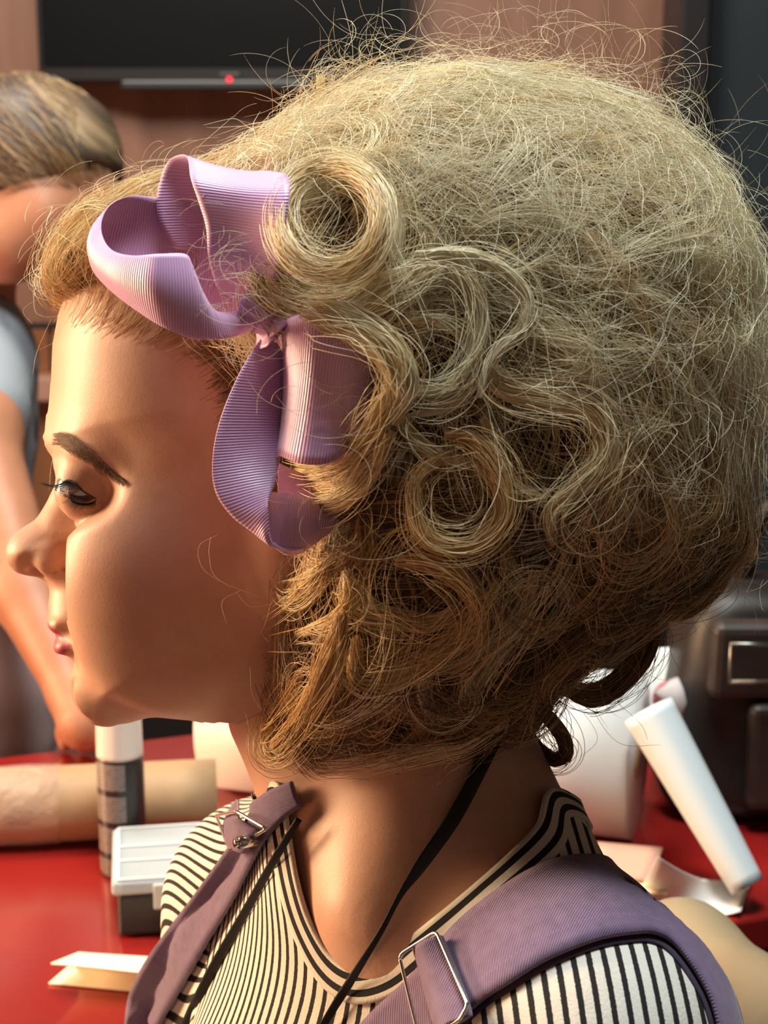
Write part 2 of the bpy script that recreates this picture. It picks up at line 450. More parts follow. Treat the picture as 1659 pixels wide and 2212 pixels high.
zt = .772
d0, d1, d2, d3 = G(110, 2080, .775), G(420, 2112, .775), G(420, 2072, .768), G(170, 2056, .768)
sheet('card_leaf', [d0, d1, d2, d3], M_card2, parent=card)
sheet('card_spine', [c3, c2, d2, d3], M_card, parent=card)
# big roll of white paper
t = NT('white_paper'); t.b.inputs['Base Color'].default_value = (.78, .79, .77, 1); t.b.inputs['Roughness'].default_value = .75
M_paper = t.m
rr = .070; a = up(G(490, 1690), rr); b = up(G(1372, 1800), rr)
m = MB(); m.tube([a+(b-a)*u for u in np.linspace(0, 1, 6)], rr, 64)
roll = m.build('paper_roll', M_paper, None, True); tag(roll, 'thick white paper roll lying on the table behind her neck', 'paper roll')
dirv = (b-a)/np.linalg.norm(b-a)
m = MB(); m.tube([b+dirv*.0005, b+dirv*.002], [.020, .019], 24); m.build('roll_core', M_kraft, roll, True)
# slim rolled sheet leaning against it
a = up(G(1612, 1968), .020); b = P(1400, 1535, 1.245)
def cone_sheet(a, b, r0, r1, turns, n=60, k=20):
    ax = (b-a)/np.linalg.norm(b-a); s1 = np.cross(ax, [0, 0, 1.]); s1 /= np.linalg.norm(s1); s2 = np.cross(ax, s1); V = []; F = []
    for i in range(k):
        u = i/(k-1); c = a+(b-a)*u; r = r0+(r1-r0)*u
        for j in range(n):
            an = 2*math.pi*turns*j/(n-1); q = r*(1+.10*j/(n-1)); V.append(c+(s1*math.cos(an)+s2*math.sin(an))*q)
    for i in range(k-1):
        for j in range(n-1): F.append((i*n+j, i*n+j+1, (i+1)*n+j+1, (i+1)*n+j))
    return V, F
V, F = cone_sheet(a, b, .013, .020, 1.3); m = MB(); m.add(V, F)
M_pap2 = simple('cool_lit_paper', (.68, .76, .80), .7)  # white paper; the bluish colour paints in cool light falling on it
ps = m.build('rolled_sheet', M_pap2, None, True); tag(ps, 'slim white paper roll leaning down beside the black bag', 'rolled paper')
so = ps.modifiers.new('solid', 'SOLIDIFY'); so.thickness = .0012
# loose sheet curling on the table, and cards under it
lw = sheet('loose_sheet', [G(1380, 1925, .756), G(1600, 1968, .757), G(1628, 1886, .760), G(1420, 1850, .80)], M_paper, 14, .0008, -.012)
tag(lw, 'loose white sheet curling on the red table beside the rolled paper', 'paper')
pink = simple('pink_card', (.66, .36, .26), .7)
pc = sheet('pink_card', [G(1270, 1888, .768), G(1405, 1900, .768), G(1432, 1830, .775), G(1290, 1818, .775)], pink, 6, .002); tag(pc, 'small salmon pink card on top of the papers by the shoulder strap', 'card')
for k, (lab) in enumerate(['topmost cream envelope of the small stack under the pink card', 'bottom cream envelope of the small stack lying on the red table']):
    z = .764-.009*k; e = sheet('envelope', [G(1270, 1918+8*k, z), G(1440+22*k, 1930+4*k, z), G(1452+20*k, 1885+6*k, z), G(1290, 1870+6*k, z)], M_card, 6, .002 if k == 0 else .0035, 0); tag(e, lab, 'envelope', 'envelopes stacked on the table')
cs = sheet('paper_scrap', [P(1402, 1590, 1.40), P(1450, 1560, 1.395), P(1488, 1395, 1.40), P(1392, 1402, 1.41)], M_pap2, 12, .0008, 0)
tag(cs, 'crumpled white paper standing between the paper roll and the black bag', 'paper')
# pink tissue flower between the roll and the bag
fl = MB(); fc = P(1452, 1512, 1.36)
rs = random.Random(3)
for k in range(16):
    dv = Vector((rs.uniform(-1, 1), rs.uniform(-.3, .3), rs.uniform(-1, 1))).normalized(); c_ = Vector(fc)+dv*.012
    fl.lathe([(.0001, -.002), (.006, -.001), (.010, .002), (.006, .004), (.0001, .003)], c_, 10, dv.to_track_quat('Z', 'Y').to_matrix())
fo = empty('tissue_flower', P(1452, 1540, 1.36)); tag(fo, 'small pink and white tissue flower tucked beside the black bag', 'paper flower')
fl.build('petals', simple('pink_tissue', (.55, .16, .18), .8), fo, True)
m = MB(); q0, q1 = P(1440, 1480, 1.35), P(1462, 1560, 1.352)
m.tube([q0, (q0+q1)/2+np.array([.006, 0, 0]), q1], [.012, .009, .004], 14); m.build('tissue_wrap', simple('pale_tissue', (.62, .55, .55), .8), fo, True)

# ---- black leather bag on the table
g = up(G(1560, 1838), .0); bw, bh, bd = .26, .205, .12
bag = empty('handbag', g+np.array([.03, .06, 0])); tag(bag, 'black leather bag with buckled strap and front pocket on the red table', 'bag')
M_leather = simple('black_leather', (.014, .011, .010), .5, noise=(30, .3))
M_leather2 = simple('brown_black_leather', (.030, .020, .017), .5, noise=(25, .3))
bcx = g[0]+.10; bcy = g[1]+.105
def bagf(p):
    X, Y, Z = p
    q = [np.abs(X-bcx-.0)-(bw/2-.03+.012*np.sin(Z*18)), np.abs(Y-bcy)-(bd/2-.03), np.abs(Z-.75-bh/2-.002)-(bh/2-.03)]
    o = np.sqrt(sum(np.maximum(a_, 0)**2 for a_ in q))+np.minimum(np.maximum(np.maximum(q[0], q[1]), q[2]), 0)-.03
    return o+.004*np.sin(X*55+Z*20)*np.sin(Z*40)
gx = np.arange(bcx-.2, bcx+.2, .006); gy = np.arange(bcy-.12, bcy+.12, .006); gz = np.arange(.73, 1.0, .006)
V, Q = field_mesh(bagf, gx, gy, gz, 2); link('bag_body', np_mesh('bag_body', V, Q), M_leather, bag)
fy = bcy-bd/2
m = MB(); m.box((bcx-.01, fy-.008, .82), (.13, .020, .095), bev=.008); m.build('front_pocket', M_leather2, bag)
m = MB(); m.box((bcx-.01, fy-.006, .905), (.20, .022, .07), Matrix.Rotation(.1, 3, 'X'), bev=.009); m.build('flap', M_leather2, bag)
m = MB()
for dx in (.07,): m.box((bcx+dx, fy-.022, .86), (.020, .006, .17), bev=.002)
m.build('bag_strap', M_leather, bag)
m = MB(); bxk = np.array(P(1625, 1432, dpt((bcx, fy-.03, .92))));
sq = [bxk+np.array([dx*.018, 0, dz*.016]) for dx, dz in ((-1, -1), (1, -1), (1, 1), (-1, 1), (-1, -1), (1, -1))]
m.tube(sq, .0022, 8); m.build('bag_buckle', simple('dull_metal', (.35, .36, .34), .35, metal=1), bag, True)
m = MB(); m.tube([(bcx-.07, bcy, .955), (bcx-.06, bcy, 1.01), (bcx-.01, bcy, 1.05), (bcx+.05, bcy, 1.04), (bcx+.08, bcy, .955)], .009, 12); m.build('bag_handle', M_leather, bag, True)

# ---- beige upholstered chair the woman sits on (only the back rail and its top show)
chair = empty('chair', (.30, .85, 0)); tag(chair, 'beige leather chair with rounded back behind her shoulder', 'chair')
M_beige = simple('beige_leather', (.36, .28, .17), .5, noise=(14, .12))
c0, c1 = P(1475, 2075, .95), P(1800, 2330, .80)
def chf(p):
    f = capsule(p, c0, c1, .030, .038)
    f = smin(f, capsule(p, c0, c0+np.array([0.02, .02, -.32]), .030), .03)
    f = smin(f, capsule(p, c1, c1+np.array([0.02, .02, -.28]), .032), .03)
    mid = (c0+c1)/2+np.array([.02, .02, -.16])
    for u in np.linspace(0, 1, 5):
        q = c0*(1-u)+c1*u; f = smin(f, capsule(p, q-np.array([0, 0, .02]), q+np.array([.02, .02, -.34]), .024), .03)
    return f
gx = np.arange(.08, .36, .006); gy = np.arange(.50, 1.06, .006); gz = np.arange(.42, 1.06, .006)
V, Q = field_mesh(chf, gx, gy, gz, 2); link('backrest', np_mesh('backrest', V, Q), M_beige, chair)
m = MB(); m.box((.02, .66, .44), (.46, .46, .08), Matrix.Rotation(-.7, 3, 'Z'), bev=.025); m.build('seat', M_beige, chair, True)
for dx, dy in ((-.24, 0), (.04, -.24), (.28, .04), (.02, .27)):
    m = MB(); m.tube([(.02+dx*.85, .66+dy*.85, .41), (.02+dx, .66+dy, 0.0)], [.016, .011], 12); m.build('leg', M_dark, chair, True)
# ------------------------------------------------------------ the woman: skin
# everything below is modelled in her own frame (right, up, toward near side) and moved to the world by f2w
woman = empty('person', f2w((0.02, -0.30, 0)))
tag(woman, 'woman in profile with big curly blonde hair, striped shirt and lilac dungarees', 'person')
UW = np.array([0, CP, SP])                          # world up in her frame
SN = hf(1312, 2270, .11); SF = hf(560, 1950, -.13)  # shoulder joints (near, far)
LT = (SN-SF)/np.linalg.norm(SN-SF)                  # along the shoulders
FB = np.cross(UW, LT); FB /= np.linalg.norm(FB)
if FB[0] > 0: FB = -FB                              # the way her chest faces
UB = np.cross(LT, FB)
if UB[1] < 0: UB = -UB
SM = (SN+SF)/2
FACE = px2f([(420, 470), (300, 500), (215, 570), (165, 630), (144, 690), (134, 750), (130, 850), (124, 925), (120, 948), (123, 968), (140, 1000), (160, 1040),
             (182, 1120), (186, 1200), (184, 1280), (182, 1340), (180, 1390), (178, 1425), (176, 1460), (173, 1485), (178, 1512), (192, 1535), (213, 1551), (242, 1561),
             (300, 1565), (370, 1562), (440, 1556), (520, 1545), (640, 1490), (760, 1380), (860, 1250), (940, 1080), (940, 850), (880, 650), (700, 500)])
FRONT = FACE[0:24]; JAW = FACE[22:31]
MUZ = px2f([(170, 1225), (114, 1240), (113, 1262), (109, 1285), (106, 1303), (107, 1320), (114, 1340), (124, 1356), (133, 1368),
            (132, 1385), (134, 1403), (142, 1416), (156, 1427), (167, 1440), (172, 1455), (240, 1460), (270, 1350), (240, 1225)])
MFR = MUZ[1:15]
def sinterp(x, xp, fp):
    q = spline(np.stack([xp, fp], 1), 80)
    return np.interp(x, q[:, 0], q[:, 1])
NOSE = px2f([(200, 960), (137, 1000), (131, 1022), (119, 1046), (101, 1085), (77, 1125), (46, 1156), (29, 1174), (22, 1194), (25, 1214),
             (40, 1228), (62, 1232), (86, 1236), (112, 1246), (160, 1250), (210, 1240), (240, 1150)])
NFRONT = NOSE[1:14]
EYE = hf(184, 1060, .0350)
YZ = lambda y: (1106-(y/0.72*FPX))                  # frame y -> pixel row at the mid-plane (documentation of scale)
def skin_field(p):
    X, Y, S = p
    x2, y2 = X[:, :, 0], Y[:, :, 0]
    x2, y2 = np.broadcast_arrays(x2, y2)
    ins = np.where(inside(x2, y2, FACE), 1., -1.)
    dF = seg_dist(x2, y2, FRONT)*ins; dJ = seg_dist(x2, y2, JAW)*ins
    py = 1106-y2/D0*FPX; px = 829.5+x2/D0*FPX
    w = sinterp(py, [350, 700, 900, 1000, 1100, 1200, 1300, 1400, 1500, 1570], [.070, .073, .074, .071, .0705, .069, .066, .062, .056, .052])
    ra = sinterp(py, [350, 700, 850, 960, 1050, 1200, 1300, 1400, 1470, 1560], [.062, .062, .064, .076, .092, .100, .108, .105, .090, .072])
    tF = np.maximum(1-dF/ra, 0)[:, :, None]; tJ = np.maximum(1-dJ/.038, 0)[:, :, None]
    f = (np.sqrt((S/w[:, :, None])**2+(tF**3.4+tJ**3.4+1e-9)**.5882)-1)*.045
    # back of the skull
    f = smin(f, ellipsoid(p, hf(700, 830, 0), (.116, .096, .074)), .015)
    A = np.abs(S)
    pa = (X, Y, A)
    # cheekbones and cheeks
    f = smin(f, ellipsoid(pa, hf(335, 1195, .042), (.026, .026, .018)), .024)
    f = smin(f, ellipsoid(pa, hf(320, 1300, .038), (.024, .028, .014)), .024)
    im = np.where(inside(x2, y2, MUZ), 1., -1.); dM = seg_dist(x2, y2, MFR)*im
    wm = sinterp(py, [1200, 1245, 1300, 1350, 1400, 1440, 1480], [.016, .018, .022, .027, .027, .023, .020])
    tM = np.maximum(1-dM/.024, 0)[:, :, None]
    mz = (np.sqrt((S/wm[:, :, None])**2+tM**2)-1)*.018
    mz = np.maximum(mz, X-hf(235, 0, 0)[0])
    f = smin(f, mz, .006)
    f = smin(f, ellipsoid(p, hf(228, 1508, 0), (.0125, .0122, .016)), .020)     # chin ball
    # brow ridge
    f = smin(f, capsule(pa, hf(150, 955, .010), hf(225, 985, .040), .0075, .0070), .022)
    # eye socket hollow, then ball of the lids
    f = smax(f, -ellipsoid(pa, hf(146, 1050, .022), (.0125, .0115, .012)), .010)
    f = smax(f, -ellipsoid(pa, hf(172, 1100, .030), (.0090, .0060, .012)), .012)
    f = smax(f, -ellipsoid(pa, hf(180, 1060, .0545), (.0095, .0070, .009)), .012)
    f = smin(f, ellipsoid(pa, EYE, (.0132, .0132, .0132)), .0060)
    f = smin(f, capsule(pa, hf(145, 1012, .030), hf(200, 1030, .042), .0045), .007)
    f = smax(f, -capsule(pa, hf(130, 1050, .043), hf(203, 1079, .0490), .0023, .0014), .0012)
    # nose
    inn = np.where(inside(x2, y2, NOSE), 1., -1.)
    dN = seg_dist(x2, y2, NFRONT)*inn
    wn_ = np.interp(py, [985, 1030, 1090, 1150, 1190, 1220, 1240], [.0100, .0088, .0116, .0150, .0152, .0135, .011])
    # wider away from the ridge
    wn_ = wn_*np.interp(dN, [0, .012, .03], [.62, .92, 1.25])
    tN = np.maximum(1-dN/.0095, 0)[:, :, None]
    n = (np.sqrt((S/wn_[:, :, None])**2+tN**2)-1)*.009
    n = np.maximum(n, (X-hf(205, 0, 0)[0]))
    n = smin(n, ellipsoid(p, hf(66, 1192, 0), (.0078, .0082, .0090)), .010)
    n = smin(n, ellipsoid(pa, hf(113, 1208, .0112), (.0082, .0070, .0060)), .0035)
    f = smin(f, n, .009)
    f = smax(f, -ellipsoid(pa, hf(78, 1237, .0062), (.0050, .0034, .0030)), .0015)
    # crease round the wing of the nose
    f = smax(f, -capsule(pa, hf(150, 1195, .0190), hf(146, 1232, .0175), .0018), .003)
    # lips
    f = smin(f, ellipsoid(p, hf(140, 1346, 0), (.0060, .0042, .019)), .004)
    f = smin(f, ellipsoid(p, hf(148, 1394, 0), (.0056, .0050, .0175)), .0035)
    f = smax(f, -capsule(pa, hf(121, 1371, 0), hf(172, 1385, .0215), .0011), .0022)
    f = smax(f, -ellipsoid(p, hf(146, 1428, 0), (.0040, .0035, .016)), .004)
    # ear
    f = smin(f, ellipsoid(pa, hf(640, 1180, .068), (.017, .030, .008)), .006)
    # neck and shoulders
    nk = capsule(p, hf(800, 1330, 0), hf(905, 1830, .0), .055, .058)
    f = smin(f, nk, .022)
    f = smin(f, capsule(p, hf(600, 1545, .006), hf(755, 1850, .03), .022, .022), .022)    # throat
    f = smin(f, capsule(pa if False else p, hf(980, 1450, .030), hf(800, 1965, .066), .014, .012), .035)  # neck muscle
    t0 = hf(985, 1830, .0)
    f = smin(f, capsule(p, t0, SN*.85+t0*.15, .040, .041), .05)
    f = smin(f, capsule(p, hf(820, 1790, -.02), SF*.85+t0*.15, .040, .045), .04)
    ch = SM-UB*.125+FB*.012
    R = [LT, UB, FB]
    f = smin(f, ellipsoid(p, ch, (.150, .150, .100), R), .05)
    return f.astype(np.float32)
def torso_field(p):
    X, Y, S = p
    t0 = hf(985, 1830, .0)
    f = capsule(p, hf(905, 1600, 0), hf(905, 1830, .0), .050, .062)
    f = smin(f, capsule(p, hf(600, 1545, .006), hf(755, 1850, .03), .022, .022), .022)
    f = smin(f, capsule(p, t0, SN*.85+t0*.15, .040, .041), .05)
    f = smin(f, capsule(p, hf(820, 1790, -.02), SF*.85+t0*.15, .040, .045), .04)
    f = smin(f, ellipsoid(p, SM-UB*.125+FB*.012, (.150, .150, .100), [LT, UB, FB]), .05)
    return f
xs, ys, zs = grid([(-.180, -.095, .0010), (-.095, .04, .0022), (.04, .22, .004)],
                  [(-.33, -.112, .0030), (-.112, .045, .0010), (.045, .15, .003)],
                  [(-.24, -.05, .004), (-.05, .062, .0012), (.062, .22, .003)])
V, Q = field_mesh(skin_field, xs, ys, zs, 5)
me = np_mesh('body', f2w(V), Q)
skin_px, skin_py = to_px(V)
# make-up: blush, lips and eye shadow belong to the skin itself
aS = np.abs(V[:, 2]); ppx = 829.5+V[:, 0]/D0*FPX; ppy = 1106-V[:, 1]/D0*FPX
def blob(cx, cy, rx, ry, ang=0):
    c, s = math.cos(ang), math.sin(ang); u = (ppx-cx)*c+(ppy-cy)*s; v = -(ppx-cx)*s+(ppy-cy)*c
    return np.exp(-(u/rx)**2-(v/ry)**2)
front = (aS < .10)
blush = blob(370, 1215, 150, 85, -.45)*front
LIPU = [(104, 1330), (112, 1338), (135, 1352), (172, 1384), (150, 1382), (120, 1374), (100, 1350)]
LIPL = [(116, 1371), (150, 1378), (176, 1386), (162, 1400), (146, 1419), (134, 1416), (110, 1400)]
lip = np.zeros(len(V))
for poly in (LIPU, LIPL):
    d = seg_dist(ppx, ppy, poly, True)*np.where(inside(ppx, ppy, poly), 1, -1)
    lip = np.maximum(lip, np.clip(d/4+.5, 0, 1))
lip *= (aS < .030)
shade = np.maximum(blob(165, 1035, 34, 16, .6), .8*blob(215, 1070, 28, 14))*front
liner = np.zeros(len(V))
mk = np.zeros(len(V))
add_attr(me, 'blush', blush); add_attr(me, 'lip', lip); add_attr(me, 'eyeshadow', shade)
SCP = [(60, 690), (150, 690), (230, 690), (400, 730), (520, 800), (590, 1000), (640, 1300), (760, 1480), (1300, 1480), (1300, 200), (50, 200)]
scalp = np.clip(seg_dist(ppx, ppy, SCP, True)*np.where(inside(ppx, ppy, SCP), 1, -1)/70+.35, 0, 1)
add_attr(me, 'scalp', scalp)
t = NT('skin')
base = t.ramp(t.noise(60, 5), [(.3, (.64, .36, .255)), (.7, (.72, .43, .315))])
frk = t.ramp(t.noise(800, 2), [(.62, (1, 1, 1)), (.80, (.90, .80, .74))])
base = t.mix(1.0, base, frk, 'MULTIPLY')
base = t.mix(t.math('MULTIPLY', t.attr('blush').outputs['Fac'], .55), base, (.56, .21, .155))
base = t.mix(t.math('MULTIPLY', t.attr('eyeshadow').outputs['Fac'], .5), base, (.58, .33, .25))
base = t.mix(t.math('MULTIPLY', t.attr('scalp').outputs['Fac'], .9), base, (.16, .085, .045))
base = t.mix(t.attr('lip').outputs['Fac'], base, (.46, .085, .14))
t.l(base, t.b.inputs['Base Color'])
t.b.inputs['Roughness'].default_value = .48
t.b.inputs['Subsurface Weight'].default_value = .18
t.b.inputs['Subsurface Radius'].default_value = (.006, .0025, .0015)
t.b.inputs['Subsurface Scale'].default_value = 1.0
t.bump(t.noise(900, 3), .12, .0006)
M_skin = t.m
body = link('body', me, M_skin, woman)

# eyes (both), the lids open on them
M_white = simple('eye_white', (.80, .76, .72), .12, coat=1)
for sgn in (1, -1):
    e = EYE.copy(); e[2] *= sgn
    m = MB(); m.lathe([(0.0001, -.0118)]+[(.0118*math.cos(a), .0118*math.sin(a)) for a in np.linspace(-1.4, 1.4, 22)]+[(0.0001, .0118)], n=32)
    vv = np.array(m.v); me = np_mesh('eye', vv[:3], [[0, 1, 2]]) if False else bpy.data.meshes.new('eye')
    fd = np.array([-.93, .05, .20*sgn]); fd /= np.linalg.norm(fd)
    me.from_pydata([tuple(f2w(e+v+fd*.0014)) for v in vv], [], m.f); me.update()
    ir = np.clip(((vv@fd)/.0118-.83)/.03, 0, 1); pu = np.clip(((vv@fd)/.0118-.955)/.02, 0, 1)
    add_attr(me, 'iris', ir); add_attr(me, 'pupil', pu)
    if sgn == 1:
        t = NT('eye'); c = t.mix(t.attr('iris').outputs['Fac'], (.80, .76, .72), (.16, .24, .26)); c = t.mix(t.attr('pupil').outputs['Fac'], c, (.01, .01, .01))
        t.l(c, t.b.inputs['Base Color']); t.b.inputs['Roughness'].default_value = .08; t.b.inputs['Coat Weight'].default_value = 1
        M_eye = t.m
    link('eye', me, M_eye, woman)
# ------------------------------------------------------------ eyebrow and lashes (near and far side)
face_bvh = BVHTree.FromPolygons([tuple(w2f(v.co)) for v in body.data.vertices], [tuple(p.vertices) for p in body.data.polygons])
CAMF = np.array([0, 0, D0])
def fdrop(x, y):
    d = hf(x, y, 0)-CAMF; d /= np.linalg.norm(d)
    h = face_bvh.ray_cast(Vector(CAMF), Vector(d))
    return (None, None) if h[0] is None else (np.array(h[0]), np.array(h[1]))
FSTR = []
bl = spline([(114, 950), (138, 952), (165, 966), (200, 990), (235, 1018), (268, 1040)], 60)
bt = np.gradient(bl, axis=0); bt /= np.linalg.norm(bt, axis=1)[:, None]
for q in range(900):
    u = rng.random()**.9; i = min(59, int(u*59)); w = np.interp(u, [0, .25, .6, 1], [12, 17, 12, 3])
    c = bl[i]+np.array([-bt[i][1], bt[i][0]])*rng.uniform(-w, w); h, n = fdrop(*c)
    if h is None or n[2] < -.2: continue
    L = rng.uniform(14, 26)*(1.1-.4*u); a = math.atan2(bt[i][1], bt[i][0])-.55*(1-u)+rng.normal(0, .12); row = []
    for k in range(6):
        r = k/5; e = c+np.array([math.cos(a+.5*r), math.sin(a+.5*r)])*L*r
        g, m = fdrop(*e)
        if g is None: g = hf(e[0], e[1], row[-1][2]); m = np.array([0, 0, 1.])
        row.append(g+m*(.0002+.0008*math.sin(r*2.6)))
    FSTR.append(row)
brow = (np.array(FSTR), .00007, np.full(len(FSTR), .5))
LS = []; LW = []; LF = []
up = [(134, 1042), (145, 1040), (158, 1046), (172, 1058), (186, 1068), (203, 1076)]
lo = [(150, 1076), (165, 1084), (180, 1087), (195, 1086), (206, 1082)]
def lashes(line, n, Lmin, Lmax, dirf, curl, out, sgn=1):
    c = spline(line, n)
    for i in range(n):
        h, nn_ = fdrop(*c[i])
        if h is None: continue
        u = i/(n-1); L = rng.uniform(Lmin, Lmax); d = np.array(dirf(u)); d = d/np.linalg.norm(d); row = []
        p = h+nn_*.0002
        for k in range(9):
            row.append(p*[1, 1, sgn]); p = p+d*L/8; d = d+np.array(curl)/8; d /= np.linalg.norm(d)
        out.append(row)
lashes(up, 64, .0085, .0120, lambda u: (-1.0+.25*u, -.62, .22+.35*u), (.1, 1.25, .0), LS)
lashes(up, 34, .0085, .0115, lambda u: (-1.0+.25*u, -.35, .20+.35*u), (.1, 1.2, .0), LF, -1)
lashes(lo, 34, .0030, .0052, lambda u: (-.8+.9*u, -.75, .5), (0, .2, .1), LW)
lash = (np.array(LS), .00011, 0); lash2 = (np.array(LW), .00012, 0); lash3 = (np.array(LF), .00012, 0)
def liner_tube(line, r):
    pts = [];
    for x, y in spline(line, 24):
        h, n = fdrop(x, y)
        if h is not None: pts.append(f2w(h+n*.0001))
    m = MB(); m.tube(pts, [r*(.35+.65*math.sin(math.pi*min(1, .15+i/len(pts)))) for i in range(len(pts))], 8); return m
M_liner = simple('eyeliner', (.02, .03, .045), .35)
M_lash = simple('mascara', (.012, .012, .016), .4)
M_brow = simple('brow_hair', (.17, .095, .055), .6)
liner_tube([(136, 1040), (148, 1038), (160, 1044), (174, 1056), (190, 1067), (208, 1078)], .00055).build('eyeliner', M_liner, woman, True)
liner_tube([(152, 1080), (165, 1087), (180, 1090), (195, 1089), (208, 1081)], .00050).build('eyeliner', M_liner, woman, True)
def tube_hairs(name, S_, mat):
    Pn, r, _ = S_; m = MB()
    for row in Pn:
        k = len(row); m.tube([f2w(p) for p in row], [r*(1-.8*(i/(k-1))**2) for i in range(k)], 4, cap=False)
    return m.build(name, mat, woman, True)
tube_hairs('eyebrow', brow, M_brow); tube_hairs('eyebrow', (brow[0]*np.array([1, 1, -1]), brow[1], 0), M_brow); tube_hairs('eyelashes', lash, M_lash); tube_hairs('lower_eyelashes', lash2, M_lash); tube_hairs('eyelashes', lash3, M_lash)
# ------------------------------------------------------------ striped shirt, dungarees, buckles, cord
NECKLINE = [(600, 1700), (622, 1800), (640, 1900), (668, 1990), (712, 2065), (765, 2100), (830, 2085), (900, 2030), (1000, 1950), (1100, 1862), (1165, 1790), (1190, 1715), (1180, 1640), (1100, 1560)]
def shirt_field(p):
    X, Y, S = p
    f = torso_field(p)-.0035
    # sleeve bulk of the near and far arm
    da = -UW*.9+LT*.25
    f = smin(f, capsule(p, SN, SN+da*.28, .046, .046), .03)
    db = -UW*.9-LT*.25
    f = smin(f, capsule(p, SF, SF+db*.28, .050, .048), .03)
    # the neck hole, a slanting oval cut through the shoulders
    return f
xs, ys, zs = grid([(-.20, .24, .0026)], [(-.42, -.085, .0026)], [(-.24, .22, .0026)])
V, Q = field_mesh(shirt_field, xs, ys, zs, 3)
torso_bvh = BVHTree.FromPolygons([tuple(v) for v in V], [tuple(q) for q in Q.tolist()])
CAMF = np.array([0, 0, D0])
def drop(px, py, bvh, lift=0.0, default=None):
    """first hit of the view ray on a surface (her frame), lifted off it along the normal"""
    d = hf(px, py, 0)-CAMF; d /= np.linalg.norm(d)
    h = bvh.ray_cast(Vector(CAMF), Vector(d))
    if h[0] is None: return default
    return np.array(h[0])+np.array(h[1])*lift*(1 if h[1].dot(Vector(d)) < 0 else -1), np.array(h[1])
# neckline: a closed ring; the visible part dropped on the torso, the rest runs behind the neck
front_pts = [drop(x, y, torso_bvh)[0] for x, y in NECKLINE[:12]]
EX = np.array([1., 0, 0]); EZ = np.cross(UW, EX); EZ = -EZ if EZ[2] < 0 else EZ     # horizontal axes
AX = hf(905, 1740, 0)
def azim(v): d = v-AX; return math.atan2(d.dot(EZ), d.dot(EX))
def hgt(v): return (v-AX).dot(UW)
def tf_pt(v): return float(torso_field((np.array([v[0]]), np.array([v[1]]), np.array([v[2]])))[0])
a0, a1 = azim(front_pts[-1]), azim(front_pts[0])
while a0 > math.pi/2: a0 -= 2*math.pi
while a1 > a0: a1 -= 2*math.pi
back_pts = []
for k in range(1, 7):
    q = k/7; an = a0+(a1-a0)*q; h = hgt(front_pts[-1])*(1-q)+hgt(front_pts[0])*q-.040*math.sin(math.pi*q)**.7
    dr = EX*math.cos(an)+EZ*math.sin(an); lo, hi = .01, .16
    for _ in range(24):
        mid = (lo+hi)/2
        if tf_pt(AX+UW*h+dr*mid) < .0035: lo = mid
        else: hi = mid
    back_pts.append(AX+UW*h+dr*min(lo, .085))
ring = spline(front_pts+back_pts, 160, closed=True)
rc = ring.mean(0); vt = np.linalg.svd(ring-rc)[2]; nn = vt[2]*(1 if vt[2][1] > 0 else -1); e1 = vt[0]; e2 = np.cross(nn, e1)
ring2 = np.stack([(ring-rc)@e1, (ring-rc)@e2], 1)
inn = inside((V-rc)@e1, (V-rc)@e2, ring2*1.035) & ((V-rc)@nn > -.06)
dn = np.minimum(capsule(V.T, hf(905, 1600, 0), hf(905, 1830, 0), .050, .062), capsule(V.T, hf(600, 1545, .006), hf(755, 1850, .03), .022, .022))
inn |= (dn < .014) & (V[:, 1] > hf(0, 1712)[1])
keep = ~inn[Q].all(1)
Q = Q[keep]
near = ((V-SN)@LT) > -.060; far = ((V-SF)@LT) < .055
grp = np.where(near, 1, np.where(far, 2, 0))
fg = grp[Q].max(1)
def sub(V, Q, m):
    q = Q[m]; ids, inv = np.unique(q, return_inverse=True); return V[ids], inv.reshape(q.shape)
t = NT('striped_jersey')
sv = t.attr('stripe').outputs['Fac']
nz = t.noise(900, 2)
f1 = t.math('FRACT', t.math('ADD', sv, t.math('MULTIPLY', t.math('SUBTRACT', nz, .5), .10)))
band = t.math('ABSOLUTE', t.math('SUBTRACT', f1, .5))
r = t.n('ShaderNodeMapRange'); r.inputs[1].default_value = .17; r.inputs[2].default_value = .21; t.l(band, r.inputs[0])
cr = t.ramp(t.noise(35, 3), [(.3, (.68, .65, .59)), (.7, (.76, .73, .66))])
t.l(t.mix(r.outputs[0], (.007, .006, .007), cr), t.b.inputs['Base Color'])
t.b.inputs['Roughness'].default_value = .9; 
bm_ = t.n('ShaderNodeBump'); bm_.inputs['Strength'].default_value = .35; bm_.inputs['Distance'].default_value = .006
t.l(t.noise(22, 3, stretch=(1, 1, .35)), bm_.inputs['Height'])
b2 = t.bump(nz, .3, .0006); t.l(bm_.outputs[0], b2.inputs['Normal'])
M_stripe = t.m
def wob(v): return .0016*np.sin(v[:, 1]*38+v[:, 0]*22)+.0008*np.sin(v[:, 1]*90+v[:, 2]*60)
v0, q0 = sub(V, Q, fg == 0)
me = np_mesh('shirt', f2w(v0), q0); add_attr(me, 'stripe', ((v0-SM)@LT+wob(v0)+.06*((v0-SM)@FB)**2)/.0062)
shirt = link('shirt', me, M_stripe, woman)
for g_, J in ((1, SN), (2, SF)):
    v1, q1 = sub(V, Q, fg == g_)
    me = np_mesh('sleeve', f2w(v1), q1)
    d = v1-(J+LT*(-.02 if g_ == 1 else .02)); an = np.arctan2(d@FB, np.sqrt((d@LT)**2+np.maximum(0, .01+0*d[:, 0])**2)*np.sign(d@LT+1e-9) if False else .055+0*d[:, 0])
    add_attr(me, 'stripe', ((d@(FB-.6*LT))/.0066+wob(v1)*100) if g_ == 1 else (d@FB-.4*(d@UW)+wob(v1)*.5)/.0045)
    link('sleeve', me, M_stripe, shirt)
